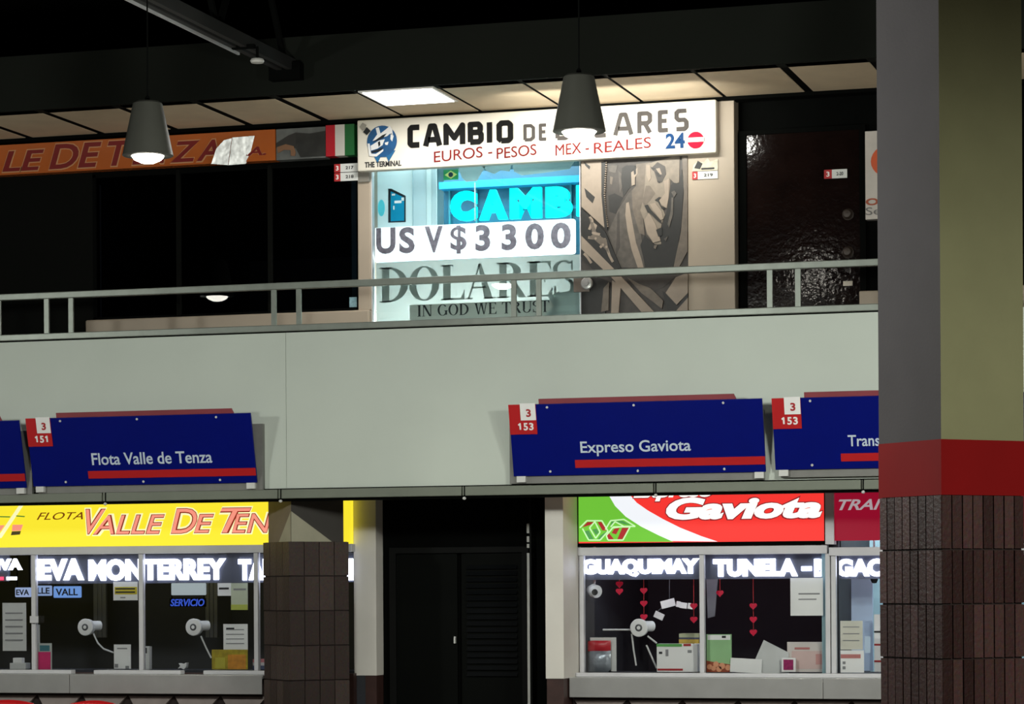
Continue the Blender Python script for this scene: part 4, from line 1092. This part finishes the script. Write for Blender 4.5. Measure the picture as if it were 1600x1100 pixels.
# luminous scrolling boards behind the glass
yl = YG + .09
m_led = E('white_led', (226, 232, 255), 5.5)
m_board = M('board_blue_grey', (70, 74, 88), .5)
def led(words, py0, py1, pa, pb, label, bold=.06, boardy=(866, 911), extra=()):
    pm = (pa + pb) / 2
    s = thing('led_board', (X(pm, yl), yl, Z(boardy[1], yl, pm)), label, 'sign', 'white LED boards')
    MB().box(X(pa, yl, 890), X(pb, yl, 890), yl + .02, yl + .05, Z(boardy[1], yl, pm), Z(boardy[0], yl, pm)).build('board', m_board, s)
    for st_, q0, q1 in words:
        mid = (q0 + q1) / 2; dy = 0
        hh = (py1 + py0) / 2
        z0_, z1_ = (Z(py1, yl, mid), Z(py0, yl, mid)) if st_ != '-' else (Z(hh + 5, yl, mid), Z(hh - 2, yl, mid))
        MB().text(st_, X(q0, yl, 890), X(q1, yl, 890), z0_, z1_, yl, .02, bold).build('lettering', m_led, s)
    for q0, q1, c_ in extra:
        MB().box(X(q0, yl, 890), X(q1, yl, 890), yl, yl + .02, Z(907, yl, pm), Z(902, yl, pm)).build('led_row', m_led if c_ == 'w' else E('red_led', (255, 60, 90), 2.5), s)
    for q in (pa + 6, pb - 6):
        MB().box(X(q - 1.5, yl), X(q + 1.5, yl), yl + .03, yl + .04, Z(boardy[0], yl, pm), zoc - .12).build('hanger', m_dfr, s)
led([('I', 52, 58), ('EVA', 60, 130), ('MONTERREY', 138, 352), ('TAURA', 372, 470), ('M', 490, 551)], 873, 907, 46, 552, 'white LED board reading EVA MONTERREY under the yellow sign', .05)
led([('NVA', -20, 34)], 873, 891, -200, 12, 'short white LED board with a red dash, at the left edge of the picture', boardy=(866, 909), extra=((-2, 4, 'r'), (10, 25, 'w')))
led([('GUAQUIMAY', 909, 1092), ('TUNELA', 1114, 1246), ('-', 1252, 1268), ('B', 1272, 1290)], 873, 901, 907, 1291, 'white LED board reading GUAQUIMAY under the red and green sign', .07, (864, 905))
led([('GAC', 1307, 1380), ('HA', 1385, 1440)], 873, 901, 1304, 1600, 'white LED board reading GAC under the crimson sign', .06, (864, 904))
area('led_spill', (X(1000, YG), YG + .3, zhr - .1), (X(1000, YG), YG + 1.2, .9), 3.0, .1, 8, (.8, .86, 1))
area('led_spill', (X(200, YG), YG + .3, zhl - .1), (X(200, YG), YG + 1.2, .9), 3.0, .1, 6, (.8, .86, 1))
area('office_light', (X(1360, YG), 1.8, zoc - .15), (X(1360, YG), 1.8, 0), .8, .8, 30, (.85, .93, 1))

# ------------------------------------------------------------------ papers and things on the sills
ypp = YG + .03
def sheet(name, px0, py0, px1, py1, mat, label, Y=ypp, tilt=0, th=.003, marks=(), cat='notice', group=None):
    a, b, c, d = rc(px0, py0, px1, py1, Y)
    s = thing(name, ((a + b) / 2, Y, c), label, cat, group)
    cx_, cz_ = (a + b) / 2, (c + d) / 2
    def rot(p): 
        u_, v_ = p[0] - cx_, p[1] - cz_; t_ = math.radians(tilt)
        return (cx_ + u_ * math.cos(t_) - v_ * math.sin(t_), cz_ + u_ * math.sin(t_) + v_ * math.cos(t_))
    MB().poly([rot(p) for p in ((a, c), (b, c), (b, d), (a, d))], Y, Y + th).build('sheet', mat, s)
    for i, (nm, u0, v0, u1, v1, mm) in enumerate(marks):
        MB().poly([rot((a + u * (b - a), d - v * (d - c))) for u, v in ((u0, v0), (u1, v0), (u1, v1), (u0, v1))], Y - .0015 * (i + 1) - .001, Y).build(nm, mm, s)
    return s
m_yelp = M('yellow_print', (214, 196, 40), .5, emit=.0); m_pink = M('magenta_print', (214, 36, 110), .5); m_teal = M('teal_print', (60, 120, 130), .5)
m_greenp = M('green_print', (150, 196, 140), .5); m_pkp = M('pink_print', (214, 186, 180), .5); m_ol = M('olive_yellow_print', (170, 152, 30), .5, var=.3, scale=20)
m_or = M('orange_print', (206, 140, 40), .5, var=.2, scale=20); m_greyline = M('grey_print', (140, 140, 142), .5)
lines = lambda n, m_=None: [('text_line', .12, .2 + .7 * i / n, .85, .2 + .7 * i / n + .03, m_ or m_greyline) for i in range(n)]
sheet('notice', 4, 942, 41, 1017, m_paper2, 'large grey notice sheet on the leftmost office pane', marks=lines(5))
sheet('notice', 177, 909, 215, 938, m_paper, 'white notice with a yellow band hanging under the LED board', marks=[('yellow_band', .06, .28, .98, .68, m_yelp), ('text_line', .1, .34, .9, .42, m_ink), ('text_line', .1, .52, .9, .6, m_ink), ('text_line', .3, .82, .5, .88, m_greyline)])
sheet('notice', 361, 911, 387, 953, M('pale_green_paper', (200, 208, 186), .6), 'pale green notice high on the right pane of the left office', marks=[('text_line', .15, .2, .9, .27, m_greyline), ('yellow_band', .0, .8, 1, 1, M('lime_print', (190, 200, 90), .6))])
sheet('notice', 340, 911, 362, 931, m_paper, 'small white notice with a black line beside the pale green notice', Y=ypp + .05, marks=[('text_line', .1, .35, .8, .5, m_ink)])
sheet('notice', 349, 975, 387, 1016, m_paper, 'white notice with a bold heading above the yellow flyer', marks=[('heading', .12, .14, .45, .22, m_ink)] + lines(4))
s = sheet('flyer', 331, 1015, 387, 1046, m_ol, 'yellow flyer with orange shapes standing on the ledge by the column', Y=ypp - .01, marks=[('orange_shape', .45, .25, .95, .98, m_or), ('pale_shape', .1, .4, .38, .95, M('lime_yellow_print', (190, 180, 60), .5))], cat='flyer')
s = sheet('flyer', 58, 1005, 81, 1046, M('pale_card', (190, 196, 190), .5), 'magenta flyer with a teal top standing left on the ledge', Y=ypp - .01, marks=[('magenta_field', .08, .33, .92, 1, m_pink), ('teal_field', .2, .08, .85, .3, m_teal)] , cat='flyer')
sheet('card', 57, 976, 62, 1017, m_paper2, 'narrow white strip of card right of the first office mullion', th=.006, cat='card')
s = sheet('card', 178, 1007, 204, 1045, m_paper, 'white card with two grey corner marks on the ledge under the first speaker', marks=[('text_line', .2, .14, .8, .19, m_greyline), ('corner_mark', .05, .8, .25, .95, m_greyline), ('corner_mark', .7, .88, .9, 1, m_greyline)], th=.01, cat='card')
# clip on mullion
p = pt(52, 968, YG - .07)
tag(MB().box(p.x - .042, p.x + .042, YG - .06, YG - .045, p.z - .032, p.z + .032).build('mullion_clip', m_frame, bevel=.004), 'grey clamp around the first mullion of the left office', 'clip')

# round speakers on the glass, with their cable or stand
m_dgrey = M('speaker_grey', (84, 86, 88), .4)
def speaker(px, py, label, rods):
    yy = YG + .12; p = pt(px, py, yy)
    s = thing('glass_speaker', (p.x, yy, p.z), label, 'speaker', 'round speakers behind the office glass')
    MB().lathe((p.x, yy, p.z), [(.04, 0), (.066, 0), (.076, .012), (.074, .06), (.05, .09), (0, .095)], 26, 'y').build('body', M('speaker_white', (236, 238, 236), .3), s, smooth=True)
    MB().lathe((p.x, yy + .004, p.z), [(.018, -.012), (.04, -.004), (.042, 0)], 20, 'y').build('grille', m_dgrey, s, smooth=True)
    MB().lathe((p.x, yy + .004, p.z), [(0, -.014), (.014, -.014), (.018, -.01)], 16, 'y').build('centre_cap', m_paper, s, smooth=True)
    MB().tube([(p.x + .03, yy + .05, p.z + .012), (p.x + .085, yy + .13, p.z + .012)], .045, 16).build('rear_housing', M('speaker_white', (206, 208, 206), .35), s, smooth=True)
    MB().lathe((p.x, yy - .001, p.z), [(.066, -.002), (.074, .0), (.078, .008)], 24, 'y').build('rim', m_paper, s, smooth=True)
    for pts_ in rods:
        MB().tube([pt(u, v, yy + .05) for u, v in pts_], .008, 8).build('stand_rod', m_paper2, s)
    return s
speaker(133, 980, 'round white speaker with a curved cable in the second pane of the left office', [[(146, 990), (153, 1005), (162, 1014), (178, 1020)]])
speaker(302, 980, 'round white speaker with a straight rod in the third pane of the left office', [[(314, 994), (322, 1012), (330, 1028)]])
speaker(998, 981, 'round white speaker on thin stands in the right office', [[(942, 984), (986, 984)], [(987, 990), (990, 1015), (994, 1040)], [(1012, 994), (1026, 1005)], [(1010, 1008), (1026, 1044)]])

# small stuff on the left ledge
def box_thing(name, px0, py0, px1, py1, Y, dep, mat, label, cat, bev=.004, tops=()):
    a, b, c, d = rc(px0, py0, px1, py1, Y)
    s = thing(name, ((a + b) / 2, Y, c), label, cat)
    MB().box(a, b, Y, Y + dep, c, d).build('body', mat, s, bevel=bev)
    for i, (nm, u0, v0, u1, v1, mm) in enumerate(tops):
        MB().box(a + u0 * (b - a), a + u1 * (b - a), Y - .004, Y, d - v1 * (d - c), d - v0 * (d - c)).build(nm, mm, s)
    return s
YI = YG + .1
struct('shelf_left', MB().box(oa, ob, YG + .06, YG + .5, zsl - .06, zsl), m_room)
struct('shelf_right', MB().box(ra, rb, YG + .06, YG + .5, zsr - .06, zsr), m_room)
struct('shelf_far_right', MB().box(ta, tb, YG + .06, YG + .5, zst - .06, zst), m_room)
box_thing('desk_phone', 223, 1010, 234, 1046, YI, .05, m_paper2, 'slim grey handset standing right of the second mullion', 'telephone', tops=[('dark_slot', .25, .06, .6, .3, m_ink)])
box_thing('stamp_box', 15, 1036, 40, 1046, YI, .1, m_paper2, 'low pale box on the sill at the lower left corner', 'box')
box_thing('paper_cup', 20, 1028, 34, 1036, YI, .06, m_paper, 'small white box stacked on the low pale box at lower left', 'box')
a, b, c, d = rc(277, 1035, 291, 1046.5, YI)
tag(MB().poly(uv([(0, .15), (.3, .5), (.1, .9), (.6, .75), (1, 1), (.95, .3), (.7, 0), (.4, .2)], a, b, c, d), YI, YI + .06).build('crumpled_paper', m_paper, bevel=.006), 'crumpled white paper lying between the two ledges of the left counter', 'paper')
s = thing('leaflet_pile', (X(404, YI), YI, zsl), 'pile of red, white and blue leaflets against the brown column', 'leaflets')
for i, (v0, v1, col) in enumerate(((1040, 1046, (70, 80, 110)), (1035, 1040, (200, 196, 196)), (1030, 1035, (196, 120, 126)))):
    a, b, c, d = rc(395, v0, 430, v1, YI)
    MB().box(a, b, YI, YI + .15, c, d).build('leaflet', M('leaflet_%d' % i, col, .5), s)

# glowing panels added in the left office in place of reflected signs
yk = 2.4
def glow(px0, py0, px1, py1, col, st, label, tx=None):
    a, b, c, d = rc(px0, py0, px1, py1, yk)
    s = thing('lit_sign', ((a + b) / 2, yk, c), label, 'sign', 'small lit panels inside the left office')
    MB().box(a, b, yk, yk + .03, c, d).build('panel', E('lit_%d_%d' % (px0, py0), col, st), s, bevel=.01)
    if tx:
        MB().text(tx, a + .1 * (b - a), a + .9 * (b - a), c + .2 * (d - c), c + .8 * (d - c), yk - .004, .004, .02).build('lettering', M('lit_panel_ink', (30, 40, 70), .5), s)
    for q in (a + .02, b - .02):
        MB().box(q - .003, q + .003, yk + .01, yk + .02, d, zoc - .06).build('hanger', m_black, s)
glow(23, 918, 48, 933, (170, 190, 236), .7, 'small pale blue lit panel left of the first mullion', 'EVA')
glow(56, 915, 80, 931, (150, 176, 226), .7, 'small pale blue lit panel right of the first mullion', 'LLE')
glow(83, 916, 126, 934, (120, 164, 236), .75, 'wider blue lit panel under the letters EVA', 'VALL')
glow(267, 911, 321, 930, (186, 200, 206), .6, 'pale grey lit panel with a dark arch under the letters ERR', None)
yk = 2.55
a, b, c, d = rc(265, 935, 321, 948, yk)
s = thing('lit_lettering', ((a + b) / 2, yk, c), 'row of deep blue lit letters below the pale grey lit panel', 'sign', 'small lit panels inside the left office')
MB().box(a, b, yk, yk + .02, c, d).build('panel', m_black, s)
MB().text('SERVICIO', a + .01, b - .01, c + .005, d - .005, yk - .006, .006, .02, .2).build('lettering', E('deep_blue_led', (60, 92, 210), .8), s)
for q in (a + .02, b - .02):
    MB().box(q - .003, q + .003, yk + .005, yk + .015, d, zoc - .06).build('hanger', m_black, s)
for q0, q1, lab in ((146, 166, 'dim grey curtain strip at the back of the second pane of the left office'), (321, 340, 'dim grey curtain strip at the back of the third pane of the left office')):
    a, b, c, d = rc(q0, 905, q1, 996, 3.1)
    t = MB()
    for i in range(6):
        u0, u1 = a + (b - a) * i / 6, a + (b - a) * (i + 1) / 6
        t.box(u0, u1, 3.1 - .012 * (i % 2), 3.12, c, zoc - .1)
    tag(t.build('curtain_strip', M('dim_grey_curtain', (104, 106, 112), .8)), lab, 'curtain', 'curtain strips in the left office')

# right office
p = pt(925, 924, YI + .05)
s = thing('security_camera', (p.x, YI + .05, p.z), 'white security camera in the top left corner of the right office', 'camera')
MB().tube([(p.x - .035, YI + .1, p.z + .01), (p.x + .0, YI + .08, p.z + .004), (p.x + .045, YI + .04, p.z - .002)], [.04, .06, .055], 18).build('body', m_paper, s, smooth=True)
MB().tube([(p.x + .03, YI + .028, p.z - .005), (p.x + .045, YI - .024, p.z - .008)], .026, 14).build('lens', m_ink, s)
MB().tube([(p.x, YI + .1, p.z + .02), (p.x, YI + .14, p.z + .1), (p.x, YI + .14, zoc - .12)], .012, 8).build('bracket', m_paper2, s)

m_heart = M('red_foil', (206, 20, 60), .3, var=.1, emit=.06)
def heart(cx_, cz_, r, Y):
    out = []
    for k in range(24):
        t_ = 2 * math.pi * k / 24
        out.append((cx_ + r / 16 * 16 * math.sin(t_) ** 3, cz_ + r / 16 * (13 * math.cos(t_) - 5 * math.cos(2 * t_) - 2 * math.cos(3 * t_) - math.cos(4 * t_))))
    return MB().poly(out, Y - .008, Y + .008)
for px, items, lab in ((968, (913, 924), 'short garland of red foil hearts near the security camera'),
                       (1006, (923, 943, 964), 'long garland of red foil hearts above the round speaker in the right office'),
                       (1084, (947, 968), 'red foil heart garland just left of the middle mullion'),
                       (1125, (927,), 'single red foil heart hanging just right of the middle mullion'),
                       (1177, (947, 968, 988), 'red foil heart garland in the middle of the right pane')):
    yy = YG + .3; x_ = X(px, yy, 940)
    zb_ = Z(items[-1], yy, px)
    s = thing('heart_garland', (x_, yy, zb_), lab, 'garland', 'red heart garlands')
    MB().tube([(x_, yy, zb_), (x_, yy, zoc - .1)], .003, 6).build('string', m_redink, s)
    for v in items:
        heart(x_, Z(v, yy, px), .032, yy).build('heart', m_heart, s, bevel=.003)
s = thing('photo_strip', (X(1048, 1.5), 1.5, Z(968, 1.5, 1048)), 'string of small pale cards hanging askew in the left pane of the right office', 'cards')
for u, v, wv, hv, tl in ((1044, 943, 22, 12, 14), (1060, 944, 6, 9, -10), (1068, 946, 11, 9, -8), (1030, 962, 15, 10, -25), (1079, 947, 8, 9, -10)):
    a, b, c, d = rc(u - wv / 2, v - hv / 2, u + wv / 2, v + hv / 2, 1.5); cx_, cz_ = (a + b) / 2, (c + d) / 2; t_ = math.radians(tl)
    MB().poly([(cx_ + (x_ - cx_) * math.cos(t_) - (z_ - cz_) * math.sin(t_), cz_ + (x_ - cx_) * math.sin(t_) + (z_ - cz_) * math.cos(t_)) for x_, z_ in ((a, c), (b, c), (b, d), (a, d))], 1.49, 1.5).build('photo_card', m_paper2, s)
MB().tube([pt(1024, 958, 1.505), pt(1046, 940, 1.505), pt(1084, 946, 1.505)], .004, 6).build('string', m_dgrey, s)
MB().tube([pt(1046, 940, 1.505), pt(1046, 860, 1.505)], .003, 6).build('string', m_dgrey, s)
a, b, c, d = rc(1102, 905, 1122, 966, 1.6)
tag(MB().poly(uv([(.2, 0), (.75, .05), (1, 1), (.1, 1)], a, b, c, d), 1.59, 1.61).build('hanging_board', m_roomgrey), 'grey board hanging right of the middle mullion in the right office', 'board')

sheet('notice', 1235, 903, 1286, 962, m_paper, 'white notice sheet at the upper right of the right office', marks=[('text_line', .25, .4, .9, .44, m_greyline), ('text_line', .25, .55, .8, .58, m_greyline)])
sheet('card', 922, 996, 963, 1049, m_paper2, 'grey card standing behind the red and silver bag', Y=YI + .06, th=.006, cat='card')
a, b, c, d = rc(917, 1001, 953, 1050, YI)
s = thing('snack_bag', ((a + b) / 2, YI, c), 'silver bag with a red top in the left corner of the right office sill', 'bag')
def pillow(a, b, c, d, y, bul):
    n_, k_ = 8, 8; vs = []; fs = []
    for side in (-1, 1):
        for i in range(n_ + 1):
            for j in range(k_ + 1):
                u, v = i / n_, j / k_
                vs.append((a + u * (b - a), y + side * bul * (math.sin(math.pi * u) * math.sin(math.pi * v)) ** .6, c + v * (d - c)))
    N = (n_ + 1) * (k_ + 1)
    for i in range(n_):
        for j in range(k_):
            q = i * (k_ + 1) + j
            fs.append((q, q + k_ + 1, q + k_ + 2, q + 1)); fs.append((N + q, N + q + 1, N + q + k_ + 2, N + q + k_ + 1))
    return vs, fs
MB().add(*pillow(a, b, c, c + (d - c) * .68, YI + .03, .03)).build('silver_body', M('silver_foil', (150, 158, 166), .3, .5, bump=.3, bscale=18), s, smooth=True)
MB().add(*pillow(a, b, c + (d - c) * .66, d, YI + .03, .018)).build('red_top', M('red_foil_bag', (190, 30, 44), .35, bump=.3, bscale=18), s, smooth=True)
box_thing('leaflet_box', 1026, 1006, 1090, 1050, YI, .12, m_paper, 'white printed box with a green top edge left of the middle mullion', 'box', tops=[('green_edge', 0, 0, .62, .1, M('green_edge_print', (90, 170, 80), .5)), ('red_edge', .66, 0, .84, .08, m_redink), ('red_line', .02, .88, .64, .95, m_redink), ('dark_mark', .06, .28, .14, .36, m_ink), ('grey_mark', .22, .2, .29, .44, m_greyline), ('grey_mark', .76, .22, .86, .32, m_greyline)])
s = thing('booklet_pile', (X(1077, YI + .2), YI + .2, Z(1004, YI + .2, 1077)), 'pile of coloured booklets behind the white printed box', 'booklets')
for i, (v0, v1, col) in enumerate(((999, 1050, (190, 160, 60)), (996, 999, (70, 72, 90)), (990, 996, (170, 174, 140)))):
    a, b, c, d = rc(1061, v0, 1092, v1, YI + .14)
    MB().box(a, b, YI + .14, YI + .32, c, d).build('booklet', M('booklet_%d' % i, col, .5), s)
s = sheet('flyer', 1104, 991, 1143, 1050, m_greenp, 'pale green flyer with peach round shapes right of the middle mullion', Y=YI, th=.006, marks=[('white_header', .05, .02, .95, .15, m_paper), ('dark_mark', .62, .04, .78, .1, m_ink)], cat='flyer')
a, b, c, d = rc(1104, 991, 1143, 1050, YI)
for u, v, r in ((.12, .1, .028), (.38, .17, .03), (.62, .12, .034), (.86, .08, .03), (.28, .06, .026), (.5, .04, .03)):
    MB().disc(a + u * (b - a), c + v * (d - c) + .012, r * .8, YI - .006, YI, 16).build('peach_spot', M('peach_print', (226, 156, 116), .5), s)
MB().poly(uv([(0, .3), (.5, .24), (1, .2), (1, 0), (0, 0)], a, b, c, d), YI - .003, YI).build('brown_field', M('rust_print', (150, 66, 34), .5), s)
sheet('card', 1141, 1029, 1190, 1051, m_paper, 'blank white card lying across the middle of the right office sill', Y=YI - .02, th=.006, tilt=-3, cat='card')
a, b, c, d = rc(1178, 1000, 1232, 1052, YI)
s = tag(MB().poly(uv([(.0, .35), (.28, 1), (1, .62), (1, 0), (.02, 0)], a, b, c, d), YI + .01, YI + .016).build('card', M('pale_card_paper', (206, 208, 206), .6)), 'tilted blank grey-white card behind the small magenta box', 'card')
box_thing('candy_box', 1221, 1028, 1243, 1050, YI - .04, .03, m_paper, 'small white box with a magenta front on the right office sill', 'box', tops=[('magenta_front', .15, .12, .85, .85, M('dark_magenta', (150, 20, 90), .4, var=.4, scale=40))])
sheet('flyer', 1230, 1003, 1289, 1050, M('cream_pink_paper', (214, 206, 200), .6), 'cream flyer with pink print at the right end of the right office sill', Y=YI + .03, th=.006, marks=[('pink_field', .12, .3, .95, .9, m_pkp), ('red_heading', .2, .18, .6, .25, M('faded_red', (190, 120, 116), .6)), ('red_figure', .76, .4, .94, .75, M('faded_red2', (206, 150, 144), .6))], cat='flyer')

# far right office: pale interior
sheet('notice', 1313, 970, 1348, 1015, M('cream_notice', (214, 212, 198), .6), 'cream notice on the pane of the far right office beside the big column', marks=lines(3))
sheet('notice', 1313, 1016, 1350, 1051, m_paper, 'white notice with a red heading below the cream notice', Y=ypp + .02, marks=[('red_heading', .02, .18, .86, .36, M('faded_red', (190, 120, 116), .6)), ('dark_mark', .1, .5, .22, .62, m_greyline), ('dark_mark', .1, .72, .22, .85, m_greyline)])
sheet('card', 1351, 994, 1360, 1020, M('pale_blue_card', (196, 216, 236), .6), 'small pale blue card right of the cream notice', cat='card')
s = sheet('calendar', 1366, 960, 1400, 1052, m_paper, 'white wall chart with red lines next to the big column edge', Y=1.4, marks=[('red_line', .0, .5, 1, .53, m_redink), ('red_line', 0, .78, 1, .81, m_redink), ('dark_line', 0, .28, 1, .31, m_ink)], cat='chart')
p = pt(1366, 906, YI + .1)
s = thing('security_camera', (p.x, YI + .1, p.z), 'dark security camera at the top of the far right office pane', 'camera')
MB().lathe((p.x, YI + .1, p.z), [(0, -.03), (.02, -.026), (.032, 0), (.03, .03), (.012, .04)], 18).build('dome', m_ink, s, smooth=True)
MB().tube([(p.x, YI + .1, p.z + .03), (p.x, YI + .1, zoc - .12)], .008, 8).build('bracket', m_paper2, s)
s = thing('glass_partition', (X(1320, 1.6), 1.6, zst), 'pale partition panel standing inside the far right office', 'partition')
MB().box(X(1328, 1.6), X(1362, 1.6), 1.6, 1.63, zst, Z(895, 1.6, 1345)).build('panel', M('pale_blue_panel', (186, 206, 232), .5, emit=.12), s)
MB().box(X(1326, 1.6), X(1328, 1.6), 1.59, 1.64, zst, Z(895, 1.6, 1345)).build('edge', m_frame, s)

# ------------------------------------------------------------------ red waiting chairs in front of the left counter
m_seat = M('red_plastic', (206, 26, 30), .3, var=.03)
def chair(px0, px1, pyt, Y, label):
    xa, xb = X(px0, Y, 1095), X(px1, Y, 1095); zt_ = Z(pyt, Y, (px0 + px1) / 2); xm = (xa + xb) / 2; hw = (xb - xa) / 2
    s = thing('waiting_chair', (xm, Y, 0), label, 'chair', 'red waiting chairs')
    vs = []; n_ = 10
    for j, (yy, zz, f) in enumerate(((Y + .0, zt_, .82), (Y - .01, zt_ - .05, .97), (Y - .03, zt_ - .2, 1), (Y - .06, zt_ - .34, .95))):
        for i in range(n_ + 1):
            u = -1 + 2 * i / n_
            vs.append((xm + u * hw * f, yy - .05 * u * u, zz - (.02 * u * u if j == 0 else 0)))
    fs = [(j * (n_ + 1) + i, j * (n_ + 1) + i + 1, (j + 1) * (n_ + 1) + i + 1, (j + 1) * (n_ + 1) + i) for j in range(3) for i in range(n_)]
    o = MB().add(vs, fs).build('backrest', m_seat, s, smooth=True)
    so = o.modifiers.new('solid', 'SOLIDIFY'); so.thickness = .02
    MB().box(xa, xb, Y - .5, Y - .05, .42, .45).build('seat', m_seat, s, bevel=.012)
    MB().tube([(xm, Y - .05, .43), (xm, Y - .035, zt_ - .3)], .015, 8).build('back_support', m_dfr, s)
    for lx in (xa + .04, xb - .04):
        for ly in (Y - .45, Y - .1):
            MB().tube([(lx, ly, 0), (lx, ly, .42)], .014, 8).build('leg', m_steel, s)
chair(-35, 65, 1094, -.5, 'red plastic chair back at the lower left corner')
chair(108, 192, 1095, -.5, 'red plastic chair back below the left counter, second from the left')
